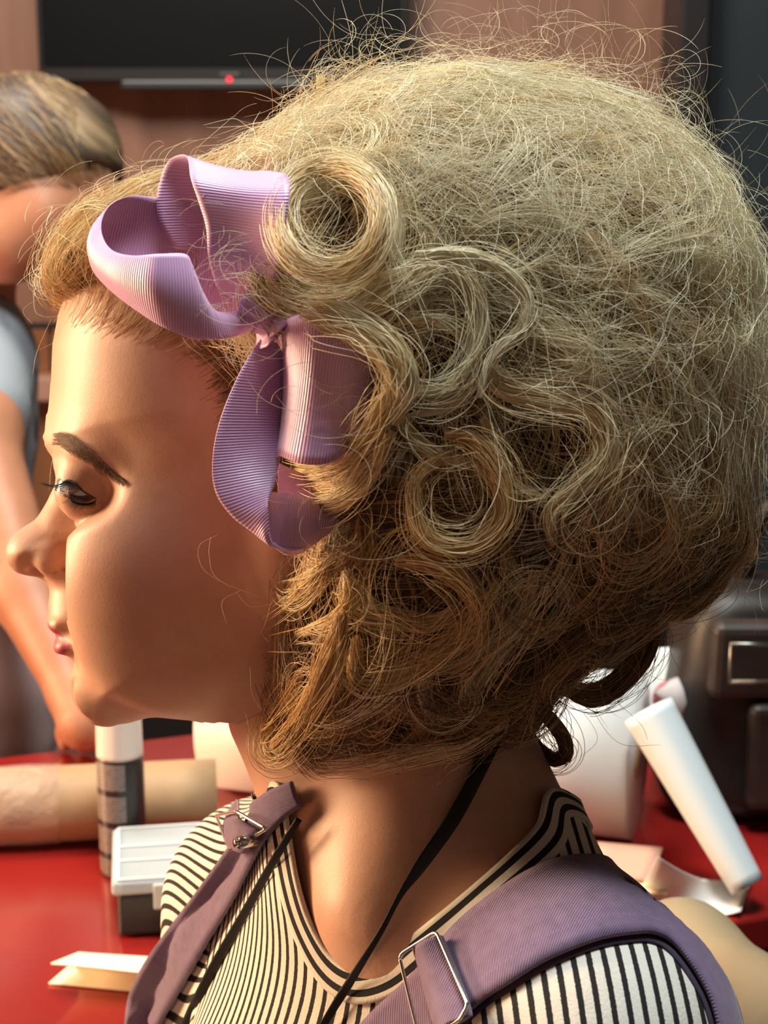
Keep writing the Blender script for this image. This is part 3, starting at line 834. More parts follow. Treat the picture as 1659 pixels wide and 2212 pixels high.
# neckband
def strip_mesh(name, C, A, B, thick, mat, parent, closed=False, nv=6, attrs=True):
    """a cloth strip with thickness: A and B are its two long edges (n,3), C normals (n,3)"""
    n = len(A); v = np.linspace(0, 1, nv)[None, :, None]
    top = A[:, None]*(1-v)+B[:, None]*v
    bot = top-C[:, None]*thick
    VV = np.concatenate([top.reshape(-1, 3), bot.reshape(-1, 3)]); N = n*nv; F = []
    m = n if closed else n-1
    for i in range(m):
        a = i*nv; b = ((i+1) % n)*nv
        for j in range(nv-1):
            F.append((a+j, b+j, b+j+1, a+j+1)); F.append((N+a+j, N+a+j+1, N+b+j+1, N+b+j))
        F.append((a, N+a, N+b, b)); F.append((a+nv-1, b+nv-1, N+b+nv-1, N+a+nv-1))
    if not closed:
        for j in range(nv-1):
            F.append((j, j+1, N+j+1, N+j)); a = (n-1)*nv; F.append((a+j, N+a+j, N+a+j+1, a+j+1))
    me = np_mesh(name, f2w(VV), np.array(F))
    L = np.concatenate([[0], np.cumsum(np.linalg.norm(np.diff((A+B)/2, axis=0), axis=1))])
    uu = np.repeat(L, nv); vv = np.tile(np.linspace(0, 1, nv), n)
    add_attr(me, 'along', np.concatenate([uu, uu])); add_attr(me, 'across', np.concatenate([vv, vv]))
    w = np.linalg.norm(A-B, axis=1).mean()
    add_attr(me, 'acrossm', np.concatenate([vv, vv])*w)
    return link(name, me, mat, parent)
def tnorm(v, e=.002):
    g = np.array([tf_pt(v+d)-tf_pt(v-d) for d in (np.array([e, 0, 0]), np.array([0, e, 0]), np.array([0, 0, e]))]); return g/np.linalg.norm(g)
Nn = np.array([tnorm(v) for v in ring])
tan = np.roll(ring, -1, 0)-np.roll(ring, 1, 0); tan /= np.linalg.norm(tan, axis=1)[:, None]
side = np.cross(tan, Nn)
if ((ring+side*.01-rc)**2).sum() < ((ring-side*.01-rc)**2).sum(): side = -side
for _ in range(6): side = (np.roll(side, 1, 0)+side*2+np.roll(side, -1, 0))/4
side /= np.linalg.norm(side, axis=1)[:, None]
A = ring-side*.0022; B = ring+side*.0125
B2 = []
for v in B:
    c, n_, i_, d_ = torso_bvh.find_nearest(Vector(v)); B2.append(np.array(c))
B = np.array(B2); 
for _ in range(3): B = (np.roll(B, 1, 0)+2*B+np.roll(B, -1, 0))/4
t = NT('striped_rib')
r = t.n('ShaderNodeValToRGB'); r.color_ramp.interpolation = 'CONSTANT'
el = r.color_ramp.elements
for q, (p_, c_) in enumerate([(0, (.70, .67, .60)), (.16, (.007, .006, .007)), (.36, (.70, .67, .60)), (.60, (.007, .006, .007)), (.80, (.70, .67, .60))]):
    if q >= len(el): el.new(p_)
    el[q].position = p_; el[q].color = (*c_, 1)
t.l(t.attr('across').outputs['Fac'], r.inputs[0]); t.l(r.outputs[0], t.b.inputs['Base Color']); t.b.inputs['Roughness'].default_value = .9
t.bump(t.noise(900, 2), .3, .0006)
strip_mesh('neckband', Nn, A+Nn*.0022, B+Nn*.0018, .002, t.m, shirt, closed=True, nv=9)

# straps, dropped on the shirt
def conform(pxL, pxR, n, nv, lift, bvh=None, clamp=None):
    bvh = bvh or torso_bvh
    L = spline(pxL, n); R = spline(pxR, n)
    G_ = np.zeros((n, nv, 3)); N_ = np.zeros((n, nv, 3)); ok = np.zeros((n, nv), bool)
    for i in range(n):
        for j in range(nv):
            v = j/(nv-1); p = L[i]*(1-v)+R[i]*v
            h = drop(p[0], p[1], bvh)
            if h is None: continue
            G_[i, j] = h[0]+h[1]*lift; N_[i, j] = h[1]; ok[i, j] = True
    for i in range(n):
        for j in range(nv):
            if ok[i, j]: continue
            c = np.argwhere(ok); k = c[np.argmin(((c-[i, j])**2*[1, 4]).sum(1))]
            v = j/(nv-1); p = L[i]*(1-v)+R[i]*v
            G_[i, j] = hf(p[0], p[1], G_[k[0], k[1], 2]-.001); N_[i, j] = N_[k[0], k[1]]
    for i in range(n if clamp else 0):
        sm = G_[i, :, 2].max()
        for j in range(nv):
            if G_[i, j, 2] < sm-clamp:
                v = j/(nv-1); p = L[i]*(1-v)+R[i]*v; G_[i, j] = hf(p[0], p[1], sm-clamp); N_[i, j] = np.array([0, .3, .95])
    for _ in range(4):
        g = G_.copy(); g[1:-1] = (G_[:-2]+2*G_[1:-1]+G_[2:])/4; G_ = g
        g = N_.copy(); g[1:-1] = (N_[:-2]+2*N_[1:-1]+N_[2:])/4; N_ = g
    N_ /= np.linalg.norm(N_, axis=2)[..., None]+1e-9
    return G_, N_
def grid_solid(name, Gd, Nd, thick, mat, parent, bulge=0.0):
    n, nv, _ = Gd.shape
    v = np.linspace(0, 1, nv); top = Gd+Nd*(bulge*np.sin(math.pi*v)[None, :, None]); bot = Gd-Nd*thick
    VV = np.concatenate([top.reshape(-1, 3), bot.reshape(-1, 3)]); N = n*nv; F = []
    for i in range(n-1):
        a, b = i*nv, (i+1)*nv
        for j in range(nv-1):
            F.append((a+j, b+j, b+j+1, a+j+1)); F.append((N+a+j, N+a+j+1, N+b+j+1, N+b+j))
        F.append((a, N+a, N+b, b)); F.append((a+nv-1, b+nv-1, N+b+nv-1, N+a+nv-1))
    for j in range(nv-1):
        F.append((j, j+1, N+j+1, N+j)); a = (n-1)*nv; F.append((a+j, N+a+j, N+a+j+1, a+j+1))
    me = np_mesh(name, f2w(VV), np.array(F))
    mid = Gd[:, nv//2]; L = np.concatenate([[0], np.cumsum(np.linalg.norm(np.diff(mid, axis=0), axis=1))])
    wd = np.linalg.norm(Gd[:, 0]-Gd[:, -1], axis=1).mean()
    uu = np.repeat(L, nv); vv = np.tile(v, n)
    add_attr(me, 'along', np.tile(uu, 2)); add_attr(me, 'across', np.tile(vv, 2)); add_attr(me, 'acrossm', np.tile(vv, 2)*wd)
    return link(name, me, mat, parent)
t = NT('lilac_denim')
al, ac = t.attr('along').outputs['Fac'], t.attr('acrossm').outputs['Fac']
tw = t.math('SINE', t.math('MULTIPLY', t.math('ADD', al, t.math('MULTIPLY', ac, 1.1)), 4200))
nz = t.noise(180, 4)
col = t.ramp(nz, [(.25, (.125, .078, .155)), (.75, (.20, .13, .24))])
tw01 = t.math('MULTIPLY', t.math('ADD', tw, 1.0), .5)
col = t.mix(t.math('MULTIPLY', tw01, .35), col, (.27, .20, .32))
# stitched hem lines
a2 = t.attr('across').outputs['Fac']
def linemask(c, w): 
    m = t.n('ShaderNodeMath', operation='COMPARE'); t.l(a2, m.inputs[0]); m.inputs[1].default_value = c; m.inputs[2].default_value = w; return m.outputs[0]
st = t.math('MAXIMUM', linemask(.09, .010), linemask(.80, .010))
dash = t.math('GREATER_THAN', t.math('SINE', t.math('MULTIPLY', al, 2400)), -.3)
col = t.mix(t.math('MULTIPLY', t.math('MULTIPLY', st, dash), .5), col, (.25, .15, .34))
t.l(col, t.b.inputs['Base Color']); t.b.inputs['Roughness'].default_value = .9; t.b.inputs['Sheen Weight'].default_value = .25
hh = t.math('ADD', t.math('MULTIPLY', tw01, .25), t.noise(60, 3)); t.bump(hh, .5, .0012)
M_lilac = t.m
M_darkcloth = simple('strap_underside', (.045, .03, .06), .9)
M_metal = simple('steel_wire', (.78, .76, .70), .22, metal=1)
M_black = simple('black_cord', (.006, .006, .007), .6)
HIP = SM-UB*.37-FB*.03
def dung_field(p):
    f = capsule(p, SM-UB*.25, HIP, .118, .130)
    for sg in (-1, 1):
        kn = HIP+LT*.10*sg+FB*.40-UB*.02
        f = smin(f, capsule(p, HIP+LT*.075*sg, kn, .082, .062), .03)
        f = smin(f, capsule(p, kn, kn-UB*.36+FB*.02, .060, .048), .02)
    return f
V_, Q_ = field_mesh(dung_field, np.arange(-.62, .34, .010), np.arange(-1.12, -.34, .010), np.arange(-.40, .62, .010), 2)
dung = link('dungarees', np_mesh('dungarees', f2w(V_), Q_), M_lilac, woman)
NUP = [(740, 2290), (804, 2195), (900, 2106), (983, 2010), (1059, 1947), (1161, 1883), (1238, 1862), (1321, 1867), (1397, 1922), (1461, 2000), (1557, 2120), (1592, 2230), (1600, 2300)]
NLO = [(900, 2330), (968, 2250), (1046, 2172), (1110, 2131), (1174, 2090), (1238, 2061), (1302, 2039), (1365, 2029), (1412, 2030), (1456, 2060), (1515, 2150), (1540, 2240), (1545, 2300)]
Gs, Ns = conform(NUP, NLO, 90, 11, .0045)
grid_solid('strap', Gs, Ns, .002, M_lilac, dung, .0012)
Gd, Nd = conform([((a[0]+b[0])/2, (a[1]+b[1])/2) for a, b in zip(NUP, NLO)], [(x-2, y+9) for x, y in NLO], 90, 7, .0012)
grid_solid('strap_lining', Gd, Nd, .0012, M_darkcloth, dung)
# folded-back loop through the slider, with its rolled hem
L1 = [(905, 2075), (925, 2045), (950, 2030)]
Gs, Ns = conform([(915, 2050), (945, 2130), (975, 2215), (985, 2240)], [(978, 2030), (1010, 2095), (1042, 2170), (1050, 2200)], 24, 9, .0085)
grid_solid('strap_loop', Gs, Ns, .002, M_lilac, dung, .0035)
def wire(name, pxs, lift, r, parent, mat=None, closed=True, bvh=None):
    base = [drop(x, y, bvh or torso_bvh) for x, y in pxs]
    pp = [b[0]+b[1]*lift for b in base]
    q = []
    k = len(pp)
    for i in range(k):          # rounded corners
        a, b, c = pp[i-1], pp[i], pp[(i+1) % k]
        da = (a-b)/np.linalg.norm(a-b); dc = (c-b)/np.linalg.norm(c-b); rr = min(.0025, .3*np.linalg.norm(a-b), .3*np.linalg.norm(c-b))
        for u in (0, .33, .67, 1): q.append((1-u)**2*(b+da*rr)+2*u*(1-u)*b+u*u*(b+dc*rr))
    if closed: q += q[:2]
    m = MB(); m.tube([f2w(v) for v in q], r, 10)
    return m.build(name, mat or M_metal, parent, smooth=True)
wire('buckle', [(893, 2062), (972, 2022), (1056, 2182), (1040, 2210), (958, 2250)], .0105, .00075, dung)
# rolled end of the near loop
c0 = drop(1012, 2190, torso_bvh); ax = (c0[0]-drop(985, 2210, torso_bvh)[0]); ax /= np.linalg.norm(ax)
# far strap
FLE = [(640, 1690), (592, 1708), (545, 1745), (512, 1800), (423, 1927), (372, 1994), (321, 2064), (280, 2140), (268, 2212), (262, 2290)]
FRI = [(660, 1745), (630, 1765), (598, 1800), (575, 1835), (521, 1943), (470, 2025), (432, 2090), (385, 2165), (352, 2225), (330, 2290)]
Gs, Ns = conform(FLE, FRI, 70, 9, .005, clamp=.034)
grid_solid('strap', Gs, Ns, .002, M_lilac, dung, .001)
Gs, Ns = conform([(545, 1752), (528, 1775), (520, 1800), (530, 1815)], [(600, 1790), (592, 1805), (580, 1822), (570, 1840)], 16, 7, .010)
grid_solid('strap_loop', Gs, Ns, .002, M_lilac, dung, .003)
wire('buckle', [(566, 1738), (621, 1787), (556, 1834), (512, 1790)], .0125, .0008, dung)
b0 = drop(586, 1809, torso_bvh)
m = MB(); m.tube([f2w(b0[0]+b0[1]*.008), f2w(b0[0]+b0[1]*.016)], .0028, 16); m.tube([f2w(b0[0]+b0[1]*.016), f2w(b0[0]+b0[1]*.018)], .0018, 16)
m.build('strap_button', M_metal, dung, smooth=True)
# black cord round the neck: both sides
both = BVHTree.FromPolygons([tuple(w2f(v.co)) for v in body.data.vertices], [tuple(p.vertices) for p in body.data.polygons])
def drop2(x, y):
    a = drop(x, y, torso_bvh); b = drop(x, y, both)
    r = [h for h in (a, b) if h is not None]
    return max(r, key=lambda h: h[0][2])
def cordgrid(L, R, n, lift, nv=5):
    L = spline(L, n); R = spline(R, n); Gd = np.zeros((n, nv, 3)); Nd = np.zeros((n, nv, 3))
    for i in range(n):
        c = drop2(*((L[i]+R[i])/2))
        for j in range(nv):
            v = j/(nv-1); p = L[i]*(1-v)+R[i]*v; Gd[i, j] = hf(p[0], p[1], c[0][2]+lift); Nd[i, j] = np.array([0, .3, .95])
    for _ in range(8):
        z = Gd[..., 2].copy(); z[1:-1] = (z[:-2]+2*z[1:-1]+z[2:])/4; Gd[..., 2] = z
    return Gd, Nd
cord = empty('neck_cord', f2w(hf(850, 1950, .09)))
tag(cord, 'black cord hanging round the neck of the woman over her striped shirt', 'cord')
Gd, Nd = cordgrid([(1040, 1600), (1010, 1680), (958, 1770), (905, 1850), (862, 1925), (820, 2005), (775, 2075), (735, 2135), (690, 2212), (650, 2290)],
                  [(1085, 1600), (1040, 1690), (990, 1782), (920, 1878), (870, 1938), (830, 2013), (788, 2085), (750, 2148), (708, 2215), (670, 2290)], 60, .005)
grid_solid('cord_side', Gd, Nd, .0009, M_black, cord)
Gd, Nd = cordgrid([(640, 1765), (588, 1848), (521, 1965), (451, 2085), (400, 2190), (355, 2290)], [(652, 1772), (602, 1858), (538, 1975), (473, 2095), (425, 2205), (385, 2290)], 50, .009)
grid_solid('cord_side', Gd, Nd, .0012, M_black, cord)
# ------------------------------------------------------------ hair
HSH = px2f([(540, 400), (680, 320), (830, 262), (1000, 240), (1230, 285), (1390, 350), (1490, 455), (1555, 610), (1565, 840), (1540, 1040), (1530, 1160), (1455, 1235),
            (1335, 1315), (1240, 1385), (1160, 1450), (1100, 1540), (1000, 1600), (820, 1608), (690, 1612), (630, 1560), (605, 1440), (605, 1330), (610, 1200), (640, 1080), (610, 960), (540, 860), (450, 780), (400, 700), (400, 500)])
HPO = px2f([(112, 605), (140, 540), (215, 470), (330, 425), (560, 385), (700, 400), (700, 650), (540, 740), (430, 740), (300, 700), (225, 665), (165, 668), (125, 655)])
def hair_field(p):
    X, Y, S = p
    x2, y2 = np.broadcast_arrays(X[:, :, 0], Y[:, :, 0])
    d = seg_dist(x2, y2, HSH, True)*np.where(inside(x2, y2, HSH), 1., -1.)
    py = 1106-y2/D0*FPX; px = 829.5+x2/D0*FPX
    w = sinterp(py, [150, 500, 900, 1200, 1400, 1500, 1650], [.112, .112, .114, .112, .100, .092, .085])
    ra = np.interp(py, [200, 900, 1300, 1500, 1650], [.085, .075, .055, .045, .04])
    t_ = np.maximum(1-d/ra, 0)[:, :, None]
    f = (np.sqrt((S/w[:, :, None])**2+t_**2)-1)*.07
    d = seg_dist(x2, y2, HPO, True)*np.where(inside(x2, y2, HPO), 1., -1.)
    t_ = np.maximum(1-d/.034, 0)[:, :, None]
    w2 = np.interp(px, [60, 200, 400], [.052, .062, .070])[:, :, None]
    f2 = (np.sqrt((S/w2)**2+t_**2)-1)*.035
    return smin(f, f2, .010).astype(np.float32)
hx, hy, hz = grid([(-.19, .20, .003)], [(-.13, .21, .003)], [(-.135, .136, .003)])
HF = hair_field((hx[:, None, None], hy[None, :, None], hz[None, None, :]))
V, Q = surface_nets(HF, hx, hy, hz); V = smooth_mesh(V, Q, 3)
hairV, hairQ = V, Q
hair_bvh = BVHTree.FromPolygons([tuple(v) for v in V], [tuple(q) for q in Q.tolist()])
t = NT('hair_mass')
nz = t.noise(55, 5, stretch=(1, 1, 3))
t.l(t.ramp(nz, [(.3, (.055, .032, .018)), (.7, (.15, .095, .05))]), t.b.inputs['Base Color']); t.b.inputs['Roughness'].default_value = .8
t.bump(t.noise(500, 4, stretch=(1, 1, .3)), .9, .004)
me = np_mesh('hair', f2w(V), Q)
hair = link('hair', me, t.m, woman)

def samp(A, p):
    """trilinear lookup of a grid at points p"""
    i = (p[:, 0]-hx[0])/(hx[1]-hx[0]); j = (p[:, 1]-hy[0])/(hy[1]-hy[0]); k = (p[:, 2]-hz[0])/(hz[1]-hz[0])
    i = np.clip(i, 0, len(hx)-1.001); j = np.clip(j, 0, len(hy)-1.001); k = np.clip(k, 0, len(hz)-1.001)
    a, b, c = i.astype(int), j.astype(int), k.astype(int); u, v, w = i-a, j-b, k-c
    r = 0
    for da in (0, 1):
        for db in (0, 1):
            for dc in (0, 1):
                wt = (u if da else 1-u)*(v if db else 1-v)*(w if dc else 1-w)
                r = r+A[a+da, b+db, c+dc]*wt
    return r
g0, g1, g2 = np.gradient(HF.astype(np.float32), .003)
def fgrad(p): return np.stack([samp(g0, p), samp(g1, p), samp(g2, p)], 1)
STR = []        # (points (n,k,3), radius, tint (n,))
def add_strands(Pn, rad, tint): STR.append((np.asarray(Pn, np.float32), rad, np.asarray(tint, np.float32)))
def grow(p, d, k, ds, kap, hgt, wob_a, wob_f, wob_p, jit=0.0):
    """march strands over the hair mass: p start, d heading, kap curvature (n,), hgt (n,k) height"""
    n = len(p); out = np.zeros((n, k, 3))
    for i in range(k):
        g = fgrad(p); gl = np.linalg.norm(g, axis=1)[:, None]+1e-6; nrm = g/gl
        f = samp(HF, p)[:, None]/gl
        p = p+nrm*np.clip(hgt[:, i:i+1]-f, -.004, .004)*(.8 if i else 1)
        out[:, i] = p
        d = d-nrm*(d*nrm).sum(1)[:, None]*.7; d /= np.linalg.norm(d, axis=1)[:, None]+1e-9
        an = (kap+wob_a*np.sin(wob_f*i*ds+wob_p))*ds+(rng.normal(0, jit, n) if jit else 0)
        b = np.cross(nrm, d); d = d*np.cos(an)[:, None]+b*np.sin(an)[:, None]
        p = p+d*ds[:, None] if hasattr(ds, '__len__') else p+d*ds
    return out
def face_samples(n, wfun=None):
    a = hairV[hairQ[:, 0]]; b = hairV[hairQ[:, 1]]; c = hairV[hairQ[:, 2]]; e = hairV[hairQ[:, 3]]
    ar = np.linalg.norm(np.cross(c-a, e-b), axis=1); ctr = (a+b+c+e)/4
    w = ar*(wfun(ctr) if wfun else 1); w = np.maximum(w, 0); w /= w.sum()
    i = rng.choice(len(w), n, p=w); u = rng.random((n, 1)); v = rng.random((n, 1))
    return a[i]*(1-u)*(1-v)+b[i]*u*(1-v)+c[i]*u*v+e[i]*(1-u)*v
HOL = [(965, 775, 70), (890, 925, 55), (1185, 965, 75), (1000, 1080, 62), (800, 1010, 55), (890, 1290, 60), (830, 1140, 50), (700, 500, 70), (640, 1385, 28)]
def hollow(c):
    px, py = to_px(c); m = np.ones(len(c))
    for x, y, r in HOL: m *= 1-.96*np.exp(-(((px-x)**2+(py-y)**2)/(1.1*r)**2)**1.5)*(c[:, 2] > 0)
    return m
def flow(c):
    """combed direction of the hair at each point, her frame"""
    px, py = to_px(c)
    rx, ry = px-930, -(py-1000)
    d = np.stack([ry, -rx*1.0, np.zeros(len(c))], 1)          # clockwise round the crown
    front_ = np.clip((520-px)/220, 0, 1)[:, None]             # pompadour: swept from forehead up and back
    fr = np.stack([np.full(len(c), .55), np.where(py > 560, 1.2, .5), np.zeros(len(c))], 1)
    low = np.clip((py-1000)/300, 0, 1)[:, None]
    dn = np.stack([.15+0*px, -1+0*px, 0*px], 1)
    d /= np.linalg.norm(d, axis=1)[:, None]+1e-6
    d = d*(1-low)+dn*low
    d = d*(1-front_)+fr*front_
    return d/np.linalg.norm(d, axis=1)[:, None]
def rot_z(d, a):
    c, s = np.cos(a), np.sin(a); return np.stack([d[:, 0]*c-d[:, 1]*s, d[:, 0]*s+d[:, 1]*c, d[:, 2]], 1)
def nearw(c):
    px, py = to_px(c)
    w = np.where(c[:, 2] > -.03, 1.0, .25)
    w = w*np.where((px < 470) & (py < 760), .06, 1)
    return w*hollow(c)
def layer(ncl, per, k, length, kap_s, hlo, hhi, spread, ang, rad, tint, wa=0, jit=0.0, wf=nearw, tsd=.25, lowt=.62, drop_h=.85):
    c = face_samples(ncl, wf)
    p = np.repeat(c, per, 0)+rng.normal(0, spread, (ncl*per, 3))
    a = np.repeat(rng.normal(0, ang, ncl), per)+rng.normal(0, .12, ncl*per)
    d = rot_z(flow(p), a)
    kap = np.repeat(rng.normal(0, kap_s, ncl), per)*rng.normal(1, .12, ncl*per)
    L = np.repeat(rng.uniform(.6, 1.4, ncl), per)*length*rng.uniform(.8, 1.15, ncl*per)
    h0 = np.repeat(rng.uniform(hlo, hhi, ncl), per)+rng.normal(0, .0012, ncl*per)
    h1 = h0+np.repeat(rng.normal(0, .003, ncl), per)+rng.normal(0, .0015, ncl*per)
    tt = np.linspace(0, 1, k)[None]
    hh = h0[:, None]*(1-tt)+h1[:, None]*tt
    ph = np.repeat(rng.uniform(0, 6.28, ncl), per)
    px, py = to_px(p)
    S_ = grow(p, d, k, L/k, kap, hh, wa, 260, ph, jit)
    ti = np.clip(tint+np.repeat(rng.normal(0, tsd, ncl), per)+rng.normal(0, .08, ncl*per)+np.clip((py-880)/450, 0, 1)*lowt, 0, 1)  # tint darkens downward: browner roots plus the curls' self-shadow put into the colour
    if drop_h:
        mid = S_[:, k//2]; keep_ = rng.random(len(mid)) < np.maximum(hollow(mid), 1-drop_h); S_ = S_[keep_]; ti = ti[keep_]
    add_strands(S_, rad, ti)
# under layer, mid layer, teased frizz, loose curls
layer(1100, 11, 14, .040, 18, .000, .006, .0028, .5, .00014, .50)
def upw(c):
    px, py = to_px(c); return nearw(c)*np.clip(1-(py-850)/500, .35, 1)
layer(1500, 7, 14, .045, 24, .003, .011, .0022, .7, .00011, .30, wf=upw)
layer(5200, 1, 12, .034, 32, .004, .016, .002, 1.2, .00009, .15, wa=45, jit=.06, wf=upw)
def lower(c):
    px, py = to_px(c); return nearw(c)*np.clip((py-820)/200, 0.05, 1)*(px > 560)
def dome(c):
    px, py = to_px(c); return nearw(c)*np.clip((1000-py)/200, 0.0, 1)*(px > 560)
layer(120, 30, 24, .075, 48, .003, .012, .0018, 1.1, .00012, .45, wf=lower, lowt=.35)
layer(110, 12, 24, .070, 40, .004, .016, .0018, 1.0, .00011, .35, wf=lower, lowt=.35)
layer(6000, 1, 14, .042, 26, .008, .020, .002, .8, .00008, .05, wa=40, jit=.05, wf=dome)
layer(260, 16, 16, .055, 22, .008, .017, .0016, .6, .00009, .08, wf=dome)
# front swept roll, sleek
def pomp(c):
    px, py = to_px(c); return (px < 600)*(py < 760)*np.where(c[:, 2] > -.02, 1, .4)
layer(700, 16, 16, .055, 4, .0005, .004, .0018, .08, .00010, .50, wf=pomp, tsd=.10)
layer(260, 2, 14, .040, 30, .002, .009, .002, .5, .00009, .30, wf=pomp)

# traced locks: centre line in the photo, width in pixels, strands, tint, lift above the mass
def lock(pts, width, n, tint, lift, k=36, fray=.0007, tsd=.10, taper=(.35, .25), rad=.00012, round_=.5, lift2=None):
    c2 = spline(pts, k); c3 = []; last = None
    for i, (x, y) in enumerate(c2):
        h = drop(x, y, hair_bvh)
        lf = lift if lift2 is None else lift+(lift2-lift)*i/(k-1)
        if h is None: q = hf(x, y, (last if last is not None else .03)-.002)
        else: q = hf(x, y, h[0][2]+lf)
        last = q[2]; c3.append(q)
    c3 = np.array(c3)
    for _ in range(5): z = c3[:, 2].copy(); z[1:-1] = (z[:-2]+2*z[1:-1]+z[2:])/4; c3[:, 2] = z
    c3 = hf(c2[:, 0], c2[:, 1], 0)*0+np.stack([(c2[:, 0]-829.5)/FPX*(D0-c3[:, 2]), (1106-c2[:, 1])/FPX*(D0-c3[:, 2]), c3[:, 2]], 1)
    T = np.gradient(c3, axis=0); T /= np.linalg.norm(T, axis=1)[:, None]
    B = np.cross(T, [0, 0, 1.]); B /= np.linalg.norm(B, axis=1)[:, None]; Nz = np.cross(B, T)
    wm = width/FPX*(D0-c3[:, 2])/2
    tt = np.linspace(0, 1, k)
    env = np.minimum(np.clip(tt/.2, 0, 1)*(1-taper[0])+taper[0], np.clip((1-tt)/.3, 0, 1)*(1-taper[1])+taper[1])
    u = rng.uniform(-1, 1, n); v = rng.uniform(-1, 1, n)*np.sqrt(1-u*u*.9)
    tw = rng.normal(0, .5, n)
    ph = rng.uniform(0, 6.28, (n, 2)); fr = rng.uniform(1, 3.0, (n, 1))*3
    off = u[:, None]*np.cos(tw[:, None]*tt)+v[:, None]*np.sin(tw[:, None]*tt)*.5
    offn = v[:, None]*round_+.0*tt
    Pn = c3[None]+B[None]*(off*env*wm)[..., None]+Nz[None]*(offn*env*wm)[..., None]
    Pn = Pn+B[None]*(fray*np.sin(fr*tt[None]+ph[:, :1]))[..., None]+Nz[None]*(fray*np.sin(fr*tt[None]*1.3+ph[:, 1:]))[..., None]
    # random start and end
    Pn2 = np.empty_like(Pn)
    s0 = rng.uniform(0, .22, n); s1 = 1-rng.uniform(0, .25, n)**1.5
    for i in range(n):
        q = np.linspace(s0[i], s1[i], k)*(k-1)
        for c in range(3): Pn2[i, :, c] = np.interp(q, np.arange(k), Pn[i, :, c])
    add_strands(Pn2, rad, np.clip(rng.normal(tint, tsd, n), 0, 1))
def circ(cx, cy, rx, ry, a0, a1, n=14): return [(cx+rx*math.cos(a), cy+ry*math.sin(a)) for a in np.linspace(a0, a1, n)]
